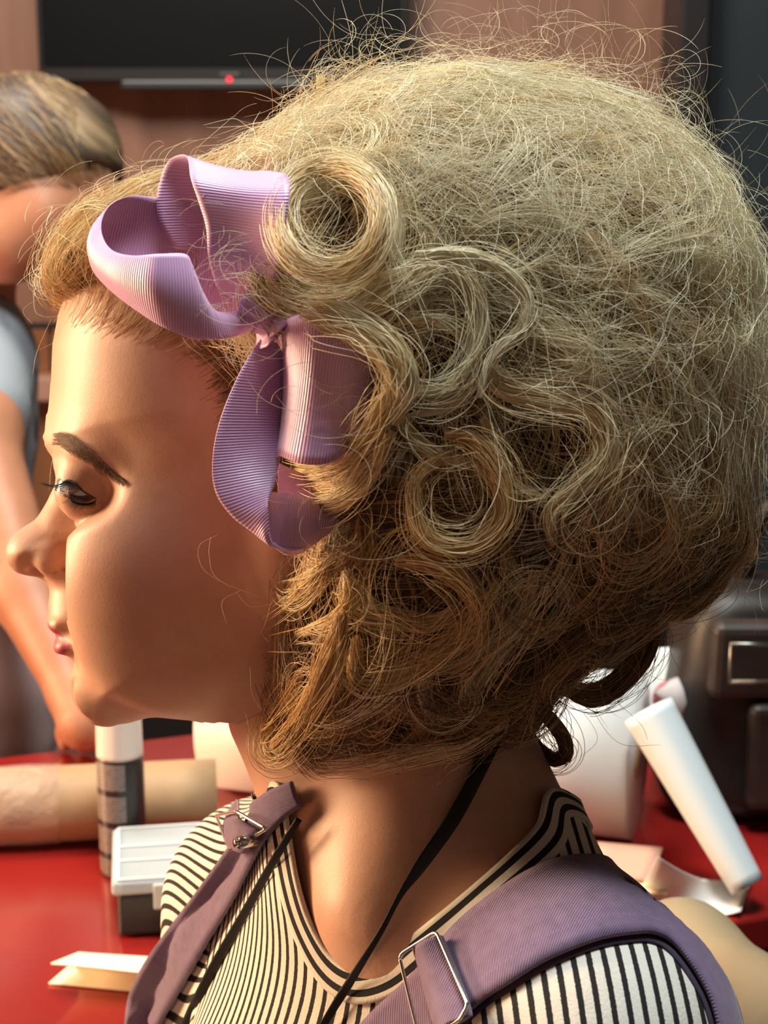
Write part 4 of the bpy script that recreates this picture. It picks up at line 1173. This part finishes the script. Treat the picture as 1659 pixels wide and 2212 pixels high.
LOCKS = [
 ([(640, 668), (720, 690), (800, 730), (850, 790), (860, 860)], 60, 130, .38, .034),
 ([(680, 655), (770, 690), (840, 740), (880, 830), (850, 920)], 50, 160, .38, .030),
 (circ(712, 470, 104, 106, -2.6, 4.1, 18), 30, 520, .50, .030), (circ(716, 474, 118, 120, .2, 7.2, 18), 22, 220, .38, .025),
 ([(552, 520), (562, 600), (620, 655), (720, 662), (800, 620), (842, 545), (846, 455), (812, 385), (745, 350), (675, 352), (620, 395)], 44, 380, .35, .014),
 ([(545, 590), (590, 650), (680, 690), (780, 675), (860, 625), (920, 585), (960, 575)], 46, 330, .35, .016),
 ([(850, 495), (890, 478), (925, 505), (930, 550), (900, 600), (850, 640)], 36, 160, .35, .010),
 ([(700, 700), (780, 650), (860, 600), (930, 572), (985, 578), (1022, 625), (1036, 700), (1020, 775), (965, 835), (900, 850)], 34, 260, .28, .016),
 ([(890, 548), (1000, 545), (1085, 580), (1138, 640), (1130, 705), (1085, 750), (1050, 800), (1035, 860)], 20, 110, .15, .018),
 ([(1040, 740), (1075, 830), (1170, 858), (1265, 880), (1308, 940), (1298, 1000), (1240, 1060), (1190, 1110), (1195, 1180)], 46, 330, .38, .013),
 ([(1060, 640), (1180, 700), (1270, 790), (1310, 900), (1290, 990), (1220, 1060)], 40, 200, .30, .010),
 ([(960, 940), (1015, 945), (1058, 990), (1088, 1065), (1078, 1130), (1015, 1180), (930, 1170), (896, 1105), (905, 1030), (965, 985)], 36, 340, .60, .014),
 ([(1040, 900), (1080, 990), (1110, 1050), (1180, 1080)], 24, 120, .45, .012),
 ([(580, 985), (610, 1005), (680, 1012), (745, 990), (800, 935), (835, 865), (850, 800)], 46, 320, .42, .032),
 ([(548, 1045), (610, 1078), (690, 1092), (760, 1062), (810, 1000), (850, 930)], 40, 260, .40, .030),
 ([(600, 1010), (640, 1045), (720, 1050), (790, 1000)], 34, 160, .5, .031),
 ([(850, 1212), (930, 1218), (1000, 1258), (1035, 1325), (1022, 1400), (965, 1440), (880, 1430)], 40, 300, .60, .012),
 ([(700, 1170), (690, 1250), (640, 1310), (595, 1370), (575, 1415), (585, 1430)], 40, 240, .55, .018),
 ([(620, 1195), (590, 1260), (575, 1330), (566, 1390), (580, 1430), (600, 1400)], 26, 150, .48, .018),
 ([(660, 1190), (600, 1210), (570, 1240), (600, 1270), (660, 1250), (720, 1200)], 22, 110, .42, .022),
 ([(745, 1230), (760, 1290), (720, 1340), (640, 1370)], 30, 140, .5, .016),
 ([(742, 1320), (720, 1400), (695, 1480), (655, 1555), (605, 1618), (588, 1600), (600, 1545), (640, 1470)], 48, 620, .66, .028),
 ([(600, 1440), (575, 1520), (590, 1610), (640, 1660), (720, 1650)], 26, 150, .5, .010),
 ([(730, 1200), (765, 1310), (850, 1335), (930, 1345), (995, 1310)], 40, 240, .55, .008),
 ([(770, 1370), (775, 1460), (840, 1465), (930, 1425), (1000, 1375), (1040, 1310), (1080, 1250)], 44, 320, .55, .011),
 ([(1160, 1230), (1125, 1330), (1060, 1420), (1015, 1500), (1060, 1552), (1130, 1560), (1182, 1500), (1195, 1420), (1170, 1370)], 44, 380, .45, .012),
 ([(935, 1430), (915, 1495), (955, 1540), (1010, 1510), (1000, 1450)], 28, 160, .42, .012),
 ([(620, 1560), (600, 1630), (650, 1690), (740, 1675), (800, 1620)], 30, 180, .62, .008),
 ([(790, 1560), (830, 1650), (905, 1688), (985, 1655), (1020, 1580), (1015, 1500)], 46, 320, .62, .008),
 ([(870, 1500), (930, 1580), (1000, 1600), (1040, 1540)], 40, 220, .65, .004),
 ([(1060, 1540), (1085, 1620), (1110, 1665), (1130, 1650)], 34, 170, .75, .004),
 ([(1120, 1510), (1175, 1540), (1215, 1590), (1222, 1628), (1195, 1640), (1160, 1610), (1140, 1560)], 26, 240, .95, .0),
 ([(1200, 1480), (1290, 1500), (1370, 1440), (1405, 1360), (1390, 1290)], 46, 300, .92, -.01),  # lower right locks darkened too, painting in the shade there
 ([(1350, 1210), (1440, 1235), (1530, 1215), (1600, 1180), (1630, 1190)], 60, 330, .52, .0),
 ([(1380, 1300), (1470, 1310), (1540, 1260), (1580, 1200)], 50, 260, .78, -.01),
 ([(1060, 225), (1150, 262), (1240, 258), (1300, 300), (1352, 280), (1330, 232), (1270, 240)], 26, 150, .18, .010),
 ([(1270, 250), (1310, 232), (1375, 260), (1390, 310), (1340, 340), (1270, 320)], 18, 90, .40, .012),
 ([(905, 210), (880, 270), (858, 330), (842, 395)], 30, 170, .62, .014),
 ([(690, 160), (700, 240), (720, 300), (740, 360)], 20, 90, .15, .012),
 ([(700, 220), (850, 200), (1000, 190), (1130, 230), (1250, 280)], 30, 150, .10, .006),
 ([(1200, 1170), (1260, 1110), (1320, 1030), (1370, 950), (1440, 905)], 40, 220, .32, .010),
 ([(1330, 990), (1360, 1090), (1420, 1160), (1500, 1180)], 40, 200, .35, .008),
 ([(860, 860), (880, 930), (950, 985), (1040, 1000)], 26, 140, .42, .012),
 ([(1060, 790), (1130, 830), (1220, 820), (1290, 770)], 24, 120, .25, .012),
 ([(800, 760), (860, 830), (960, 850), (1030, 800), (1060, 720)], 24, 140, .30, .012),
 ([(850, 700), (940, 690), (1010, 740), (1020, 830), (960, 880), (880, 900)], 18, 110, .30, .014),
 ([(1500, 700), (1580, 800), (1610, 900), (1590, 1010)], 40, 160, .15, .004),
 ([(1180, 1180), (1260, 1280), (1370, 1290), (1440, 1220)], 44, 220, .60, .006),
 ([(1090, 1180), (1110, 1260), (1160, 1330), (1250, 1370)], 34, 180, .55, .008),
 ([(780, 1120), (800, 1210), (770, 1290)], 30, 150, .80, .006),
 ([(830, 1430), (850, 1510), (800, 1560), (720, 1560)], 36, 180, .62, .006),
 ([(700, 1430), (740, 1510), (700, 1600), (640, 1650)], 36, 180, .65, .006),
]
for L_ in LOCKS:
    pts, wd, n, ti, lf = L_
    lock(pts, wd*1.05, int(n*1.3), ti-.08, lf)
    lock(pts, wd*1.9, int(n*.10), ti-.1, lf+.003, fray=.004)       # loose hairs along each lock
# slicked roots at the temple, under the bow
Pn = []; tn = []
for q in range(2600):
    a = rng.uniform(0, 1)**.8
    if a < .55: x0, y0 = np.interp(a, [0, .55], [140, 470])+rng.normal(0, 22), np.interp(a, [0, .25, .55], [694, 712, 770])+rng.normal(0, 14)
    else: x0, y0 = np.interp(a, [.55, 1], [470, 590])+rng.normal(0, 22), np.interp(a, [.55, 1], [780, 1060])+rng.normal(0, 22)
    L = rng.uniform(70, 150)*(1.35 if a < .35 else 1)
    if a < .5 and rng.random() < .78: continue
    row = []; an = -.95+.75*min(1, max(0, (x0-150)/250))-.35*a+rng.normal(0, .16); row = []
    for u in np.linspace(0, 1, 7):
        x = x0+math.cos(an-.4*u)*L*u; y = y0+math.sin(an-.4*u)*L*u
        try: h = drop2(x, y)
        except ValueError: h = None
        hh_ = drop(x, y, hair_bvh)
        if h is None: h = (np.array([0, 0, row[-1][2] if row else .02]),)
        s_ = h[0][2]+.0003+.0022*u
        if hh_ is not None: s_ = max(s_, hh_[0][2]+.0006)
        if row and s_ > row[-1][2]+.006: s_ = row[-1][2]+.006
        row.append(hf(x, y, s_))
    Pn.append(row); tn.append(rng.normal(np.interp(a, [0, .35, .6], [.58, .70, .95]), .10))
add_strands(np.array(Pn), .00007, np.clip(tn, 0, 1))
# fly-away hairs round the outline
OUT = np.array([(85, 590), (150, 480), (230, 410), (400, 345), (580, 280), (690, 190), (830, 160), (1000, 140), (1180, 150), (1320, 190), (1430, 260), (1520, 380), (1600, 520), (1630, 700), (1640, 880), (1600, 1050), (1600, 1180), (1520, 1290), (1400, 1370), (1300, 1480)], float)
oc = spline(OUT, 400); ot = np.gradient(oc, axis=0); ot /= np.linalg.norm(ot, axis=1)[:, None]
def fly(n, r0, r1, Lmin, Lmax, rad, tint, lo=0, hi=400, k=22, inset=50):
    i = rng.integers(lo, hi, n); P0 = []
    for q in range(n):
        c = oc[i[q]]; tt = ot[i[q]]; nn_ = np.array([tt[1], -tt[0]])
        r = rng.uniform(r0, r1); L = rng.uniform(Lmin, Lmax); sg = rng.choice([-1, 1])
        a = math.atan2(tt[1], tt[0])*1.0+(0 if sg > 0 else math.pi)+rng.normal(0, .7)
        p = c-nn_*rng.uniform(0, inset); s = rng.normal(0, .035); ds = L/k; row = []
        kk = sg/r*rng.choice([1, 1, 1, -1]); dk = rng.normal(0, .3)/r/k
        sv = rng.normal(0, .02)/k
        for j in range(k):
            row.append([(p[0]-829.5)/FPX*D0, (1106-p[1])/FPX*D0, s]); s += sv
            p = p+np.array([math.cos(a), math.sin(a)])*ds; a += kk*ds; kk += dk
        P0.append(row)
    add_strands(np.array(P0), rad, np.clip(rng.normal(tint, .1, n), 0, 1))
fly(1500, 50, 170, 70, 210, .000055, .05, 90, 330)
fly(380, 30, 80, 90, 200, .00006, .05, 110, 330, inset=40)
fly(150, 40, 110, 50, 120, .00006, .35, 0, 120, inset=45)
fly(160, 60, 150, 60, 200, .00007, .5, 320, 400)
# single long stray hairs, traced
def stray(pts, s=.05, rad=.00009, tint=.2, s2=None):
    c = spline(pts, 30); z = np.linspace(s, s if s2 is None else s2, 30)
    add_strands(np.stack([(c[:, 0]-829.5)/FPX*(D0-z), (1106-c[:, 1])/FPX*(D0-z), z], 1)[None], rad, [tint])
stray([(738, 0), (752, 50), (762, 110), (760, 200)]); stray([(130, 945), (112, 1000), (106, 1060)], .005, .00007)
stray([(420, 560), (415, 640), (460, 690), (540, 700), (620, 660)], .13); stray([(545, 520), (500, 540), (430, 640), (420, 700)], .13)
for pts in ([(470, 1155), (430, 1180), (440, 1230), (500, 1270)], [(455, 1160), (452, 1200), (470, 1250), (560, 1290)], [(520, 1275), (480, 1300), (490, 1350)],
            [(510, 1280), (540, 1310), (590, 1305)], [(560, 1090), (530, 1110), (500, 1080)], [(540, 1440), (545, 1500), (570, 1540)], [(530, 1540), (545, 1590), (580, 1620)],
            [(230, 690), (160, 720), (75, 760)], [(110, 690), (80, 760), (70, 810)], [(160, 700), (120, 740), (118, 790)], [(90, 640), (50, 670), (70, 700)],
            [(1250, 1480), (1330, 1600), (1430, 1610)], [(1300, 1490), (1380, 1560), (1400, 1600)], [(1230, 1500), (1290, 1590), (1250, 1640)]):
    stray(pts, .075 if pts[0][0] > 400 and pts[0][0] < 1000 else .01, .00008, .35)
# ear-side wisps in front of the bow
for q in range(60):
    cx, cy, r = rng.uniform(430, 640), rng.uniform(480, 720), rng.uniform(40, 110); a = rng.uniform(0, 6.28)
    stray(circ(cx, cy, r, r*.8, a, a+rng.uniform(1, 2.6), 6), .125+rng.normal(0, .004), .00007, .2)
for q in range(60):
    cx, cy, r = rng.uniform(600, 860), rng.uniform(700, 1150), rng.uniform(40, 130); a = rng.uniform(0, 6.28)
    stray(circ(cx, cy, r, r*.8, a, a+rng.uniform(1, 2.4), 6), .130+rng.normal(0, .006), .00008, .3)

t = NT('blonde_hair')
ti = t.attr('tint').outputs['Fac']
hi_ = t.n('ShaderNodeHairInfo')
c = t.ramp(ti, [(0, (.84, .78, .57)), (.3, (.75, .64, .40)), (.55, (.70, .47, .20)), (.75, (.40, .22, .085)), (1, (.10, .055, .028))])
rv = t.math('MULTIPLY_ADD', hi_.outputs['Random'], .5); rv.node.inputs[2].default_value = .72
hs = t.n('ShaderNodeHueSaturation'); t.l(c, hs.inputs['Color']); t.l(rv, hs.inputs['Value'])
t.l(hs.outputs[0], t.b.inputs['Base Color'])
t.b.inputs['Roughness'].default_value = .38; t.b.inputs['Specular IOR Level'].default_value = .6
t.b.inputs['Transmission Weight'].default_value = 0
M_hair = t.m
def build_hair(name, sets, mat, parent):
    cv = bpy.data.hair_curves.new(name)
    sizes = []; pos = []; rad = []; tint = []
    for Pn, r, ti in sets:
        n, k, _ = Pn.shape; sizes += [k]*n; pos.append(f2w(Pn.reshape(-1, 3).astype(float)))
        prof = np.ones(k); prof[-4:] = [.85, .7, .5, .25]
        rad.append(np.tile(prof*r, n)); tint.append(ti)
    cv.add_curves(sizes)
    cv.position_data.foreach_set('vector', np.concatenate(pos).astype(np.float32).ravel())
    a = cv.attributes.get('radius') or cv.attributes.new('radius', 'FLOAT', 'POINT')
    a.data.foreach_set('value', np.concatenate(rad).astype(np.float32))
    a = cv.attributes.new('tint', 'FLOAT', 'CURVE'); a.data.foreach_set('value', np.concatenate(tint).astype(np.float32))
    cv.materials.append(mat)
    o = bpy.data.objects.new(name, cv); COL.objects.link(o)
    if parent is not None: o.parent = parent; o.matrix_parent_inverse = Matrix.Translation(-Vector(woman.location))
    return o
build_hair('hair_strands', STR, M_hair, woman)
# ------------------------------------------------------------ lilac hair bow of grosgrain ribbon
t = NT('grosgrain')
al = t.attr('along').outputs['Fac']; ac = t.attr('across').outputs['Fac']
w_ = t.math('SINE', t.math('MULTIPLY', al, 5600)); w01 = t.math('MULTIPLY', t.math('ADD', w_, 1), .5)
col = t.mix(t.math('MULTIPLY', w01, .6), (.60, .31, .64), (.84, .57, .84))
ed = t.math('GREATER_THAN', t.math('ABSOLUTE', t.math('SUBTRACT', ac, .5)), .487)
col = t.mix(t.math('MULTIPLY', ed, .7), col, (.72, .38, .70))
t.l(col, t.b.inputs['Base Color']); t.b.inputs['Roughness'].default_value = .36; t.b.inputs['Coat Weight'].default_value = .25; t.b.inputs['Coat Roughness'].default_value = .35; t.b.inputs['Sheen Weight'].default_value = .4
t.b.inputs['Subsurface Weight'].default_value = .0
t.bump(w01, .40, .0005)
M_rib = t.m
bow = empty('hair_bow', f2w(hf(580, 680, .10)))
tag(bow, 'big lilac ribbed ribbon bow tied in the curly blonde hair', 'hair bow')
def ribbon(name, Lp, Rp, n=70, nv=14, bulge=0.0, thick=.0005, par=None):
    L = spline([hf(*q) for q in Lp], n); R = spline([hf(*q) for q in Rp], n)
    v = np.linspace(0, 1, nv)[None, :, None]; Gd = L[:, None]*(1-v)+R[:, None]*v
    du = np.gradient(Gd, axis=0); dv = np.gradient(Gd, axis=1); N_ = np.cross(du, dv); N_ /= np.linalg.norm(N_, axis=2)[..., None]+1e-12
    c = Gd.mean((0, 1))
    if bulge: Gd = Gd+N_*(bulge*np.sin(math.pi*v))
    for q in range(2):
        g = N_.copy(); g[1:-1] = (N_[:-2]+2*N_[1:-1]+N_[2:])/4; N_ = g
    N_ /= np.linalg.norm(N_, axis=2)[..., None]+1e-12
    return grid_solid(name, Gd, N_, thick, M_rib, par or bow)
# upper loop, open to the left
ribbon('ribbon_loop',
       [(475, 640, .100), (452, 560, .112), (446, 490, .116), (428, 430, .118), (412, 385, .116), (405, 343, .104), (388, 337, .096), (362, 350, .091), (347, 385, .089), (338, 432, .089), (345, 480, .089), (380, 540, .089)],
       [(585, 660, .100), (600, 590, .118), (612, 520, .128), (622, 450, .130), (626, 405, .126), (620, 380, .112), (600, 374, .100), (575, 372, .092), (560, 390, .086), (550, 430, .084), (550, 480, .084), (560, 540, .086)], 90, 16, .002)
# lower loop, open at the top, its mouth a long oval
ribbon('ribbon_loop',
       [(548, 664, .104), (492, 674, .112), (447, 664, .118), (421, 630, .123), (414, 586, .127), (404, 550, .130), (345, 548, .133), (285, 552, .128), (240, 540, .118), (219, 508, .104), (219, 472, .097), (240, 440, .092), (285, 423, .089), (340, 428, .088), (395, 437, .089), (435, 447, .091), (450, 480, .094), (455, 530, .096)],
       [(548, 712, .104), (528, 720, .110), (505, 727, .116), (480, 732, .121), (450, 733, .125), (415, 731, .128), (350, 706, .130), (290, 668, .124), (238, 628, .114), (203, 590, .100), (193, 560, .092), (206, 545, .088), (250, 575, .086), (330, 600, .086), (390, 620, .087), (440, 630, .089), (480, 640, .092), (500, 650, .095)], 120, 16, .003)
ribbon('ribbon_fold',
       [(440, 500, .104), (500, 530, .102), (575, 580, .104)], [(408, 690, .098), (470, 690, .098), (548, 672, .102)], 30, 8)
# knot
ribbon('ribbon_knot', [(508, 702, .108), (520, 660, .114), (538, 622, .114), (552, 610, .108)], [(556, 745, .106), (596, 722, .118), (622, 700, .120), (648, 678, .112)], 40, 12, .006, .001)
ribbon('ribbon_knot', [(548, 716, .112), (556, 700, .118), (576, 686, .118), (600, 668, .114)], [(552, 752, .108), (578, 748, .116), (606, 722, .116), (632, 700, .112)], 30, 10, .004, .001)
# hanging loop, its fold at the bottom
ribbon('ribbon_loop',
       [(566, 726, .108), (535, 775, .116), (498, 850, .120), (470, 930, .122), (459, 1005, .122), (466, 1065, .122), (500, 1115, .122), (545, 1150, .122), (580, 1176, .122), (600, 1160, .112), (600, 1100, .102), (600, 1000, .094)],
       [(600, 742, .108), (622, 790, .104), (628, 860, .103), (622, 930, .106), (606, 990, .114), (594, 1040, .120), (580, 1078, .124), (578, 1110, .126), (588, 1174, .124), (640, 1190, .112), (690, 1150, .102), (700, 1040, .094)], 100, 14, .001)
ribbon('ribbon_lining', [(556, 1060, .114), (640, 1070, .108), (722, 1098, .100)], [(574, 1172, .119), (635, 1200, .110), (715, 1150, .102)], 40, 10, -.003)
ribbon('ribbon_lining', [(596, 760, .100), (612, 830, .096), (610, 900, .096)], [(640, 690, .104), (650, 780, .098), (640, 900, .096)], 24, 8)
# right-hand loop, half under the hair
ribbon('ribbon_loop',
       [(603, 700, .100), (618, 692, .118), (642, 682, .126), (690, 668, .132), (760, 672, .130), (830, 700, .120), (860, 730, .105)],
       [(596, 990, .102), (600, 988, .118), (606, 985, .126), (650, 1002, .134), (710, 1000, .134), (765, 960, .124), (800, 920, .108)], 70, 16, .002)
# ------------------------------------------------------------ the second person, bent over the far side of the table
helper = empty('person', (P(-60, 1200, 1.78)[0], P(-60, 1200, 1.78)[1], 0)); tag(helper, 'person in white floral shirt and pale trousers bending over the red table at the left', 'person')
hA = [P(-45, 930, 1.70), P(55, 1270, 1.60), P(160, 1500, 1.535), P(186, 1560, 1.515)]
hd = G(196, 1622)
def h_body(p):
    f = ellipsoid(p, P(62, 378, 1.80), (.088, .080, .104))
    f = smin(f, capsule(p, P(195, 425, 1.79), P(5, 545, 1.77), .034, .030), .03)
    f = smin(f, capsule(p, P(90, 470, 1.76), P(20, 520, 1.76), .040), .03)
    f = smin(f, capsule(p, P(128, 474, 1.775), P(106, 510, 1.772), .010, .014), .012)     # nose
    f = smin(f, ellipsoid(p, P(52, 572, 1.775), (.014, .012, .016)), .008)                # lips
    f = smin(f, capsule(p, P(-10, 460, 1.82), P(-130, 700, 1.86), .050, .056), .03)
    f = smin(f, capsule(p, P(-130, 740, 1.86), P(-190, 1450, 1.84), .09, .10), .05)
    f = smin(f, capsule(p, P(-60, 790, 1.78), hA[0], .050, .046), .03)
    f = smin(f, capsule(p, hA[0], hA[1], .038, .034), .02)
    f = smin(f, capsule(p, hA[1], hA[2], .038, .024), .02)
    f = smin(f, capsule(p, hA[2], hA[3], .023, .027), .015)
    pl_ = hA[3]; f = smin(f, capsule(p, pl_, pl_*.5+hd*.5+np.array([0, .0, .008]), .024, .020), .012)
    for k in range(4):
        o = np.array([-.022+.015*k, .012*(k-1.5)*-.4, 0]); k1 = pl_*.45+hd*.55+o+np.array([0, 0, .012]); k2 = hd+o*1.25+np.array([.0, -.006, .018-.002*k]); k3 = hd+o*1.3+np.array([.004, -.012, .0075])
        f = smin(f, np.minimum(capsule(p, k1, k2, .0092, .0085), capsule(p, k2, k3, .0082, .0070)), .004)
    t1 = pl_*.7+hd*.3+np.array([.022, -.01, .0]); f = smin(f, np.minimum(capsule(p, t1, t1+np.array([.016, -.012, -.018]), .011, .009), capsule(p, t1+np.array([.016, -.012, -.018]), t1+np.array([.014, -.018, -.036]), .009, .0075)), .005)
    return f
gx = np.concatenate([np.arange(-.62, -.38, .008), np.arange(-.38, -.14, .0035)]); gy = np.concatenate([np.arange(1.30, 1.62, .0045), np.arange(1.62, 2.05, .007)]); gz = np.concatenate([np.arange(.74, .95, .0035), np.arange(.95, 1.55, .007)])
V, Q = field_mesh(h_body, gx, gy, gz, 3)
t = NT('helper_skin'); t.l(t.ramp(t.noise(30, 3), [(.3, (.44, .19, .10)), (.7, (.50, .23, .13))]), t.b.inputs['Base Color']); t.b.inputs['Roughness'].default_value = .5; t.b.inputs['Subsurface Weight'].default_value = .1; t.b.inputs['Subsurface Scale'].default_value = .01
link('body', np_mesh('body', V, Q), t.m, helper)
def h_hair(p):
    f = ellipsoid(p, P(58, 350, 1.80), (.102, .090, .098))
    f = smin(f, ellipsoid(p, P(205, 350, 1.79), (.024, .04, .05)), .03)
    f = smax(f, -capsule(p, P(225, 500, 1.76), P(0, 590, 1.74), .068, .060), .02)
    return f
V, Q = field_mesh(h_hair, np.arange(-.60, -.25, .005), np.arange(1.60, 2.0, .006), np.arange(1.20, 1.50, .005), 3)
t = NT('streaked_hair'); w = t.noise(16, 4, stretch=(1.0, .6, 5.0)); 
mp = t.n('ShaderNodeMapping'); mp0 = t.n('ShaderNodeMapping'); mp0.inputs['Rotation'].default_value = (0, -.75, 0); t.l(t.n('ShaderNodeTexCoord').outputs['Object'], mp0.inputs[0]); mp.inputs['Scale'].default_value = (6, 8, 60); t.l(mp0.outputs[0], mp.inputs[0])
w = t.n('ShaderNodeTexNoise'); w.inputs['Scale'].default_value = 1.0; w.inputs['Detail'].default_value = 4; t.l(mp.outputs[0], w.inputs['Vector'])
t.l(t.ramp(w.outputs[0], [(.36, (.03, .020, .013)), (.54, (.10, .07, .042)), (.70, (.46, .33, .18))]), t.b.inputs['Base Color']); t.b.inputs['Roughness'].default_value = .5
t.bump(w.outputs[0], .8, .006)
link('hair', np_mesh('hair', V, Q), t.m, helper)
# fringe and loose strands
HS = []
vs = V[(V[:, 1] < P(58, 350, 1.80)[1]+.01)]
for q in range(1500):
    c = vs[rng.integers(len(vs))]; d = np.array([.75, -.1, -.65])+rng.normal(0, .16, 3); d /= np.linalg.norm(d); L = rng.uniform(.03, .07); row = []
    o = np.array([0, 0, 0.]); ct = P(58, 350, 1.80)
    for k in range(8):
        e = c+d*L*k/7; r = e-ct; rr_ = np.linalg.norm(r/np.array([.106, .094, .102])); row.append(ct+r/max(rr_, .97) if rr_ > 1 or k < 6 else e)
    HS.append(w2f(np.array(row)))
so_ = woman
bo = build_hair('hair_strands', [(np.array(HS), .00025, np.clip(rng.normal(.78, .25, len(HS)), 0, 1))], M_hair, None)
bo.parent = helper; bo.matrix_parent_inverse = Matrix.Translation(-Vector(helper.location))
def h_shirt(p):
    f = capsule(p, P(-130, 770, 1.86), P(-180, 1300, 1.85), .112, .118)
    f = smin(f, capsule(p, P(-70, 745, 1.80), P(-50, 900, 1.735), .062, .060), .03)
    f = smin(f, capsule(p, P(-80, 900, 1.82), P(-100, 1330, 1.80), .078, .075), .04)
    return f+.003*np.sin(p[0]*60+p[2]*30)*np.sin(p[2]*45)
V, Q = field_mesh(h_shirt, np.arange(-.66, -.30, .006), np.arange(1.60, 2.10, .007), np.arange(.86, 1.42, .006), 2)
t = NT('floral_white'); v = t.n('ShaderNodeTexVoronoi'); v.inputs['Scale'].default_value = 17; t.l(t.n('ShaderNodeTexCoord').outputs['Object'], v.inputs['Vector'])
nz = t.noise(45, 3); s_ = t.math('ADD', v.outputs['Distance'], t.math('MULTIPLY', nz, .35))
t.l(t.ramp(s_, [(.44, (.10, .09, .12)), (.50, (.26, .26, .30)), (.58, (.32, .36, .40))]), t.b.inputs['Base Color']); t.b.inputs['Roughness'].default_value = .85
link('shirt', np_mesh('shirt', V, Q), t.m, helper)
def h_pants(p):
    f = capsule(p, P(-110, 1400, 1.82), P(-90, 1560, 1.80), .112, .110)
    for dx in (-.075, .065):
        a = np.array([P(-90, 1560, 1.80)[0]+dx, 1.86, .72]); f = smin(f, capsule(p, a, a*[1, 1, 0]+[0, .02, .10], .085, .060), .03)
    return f+.0025*np.sin(p[2]*70+p[0]*25)
V, Q = field_mesh(h_pants, np.arange(-.70, -.20, .008), np.arange(1.60, 2.10, .008), np.arange(.02, 1.02, .008), 2)
link('trousers', np_mesh('trousers', V, Q), simple('pale_denim', (.60, .45, .45), .85, noise=(9, .12)), helper)
for dx in (-.075, .065):
    m = MB(); x = P(-90, 1560, 1.80)[0]+dx; m.tube([(x, 1.92, .05), (x, 1.86, .05), (x, 1.78, .035), (x, 1.72, .03)], [.035, .046, .04, .028], 16); m.build('shoe', M_dark, helper, True)
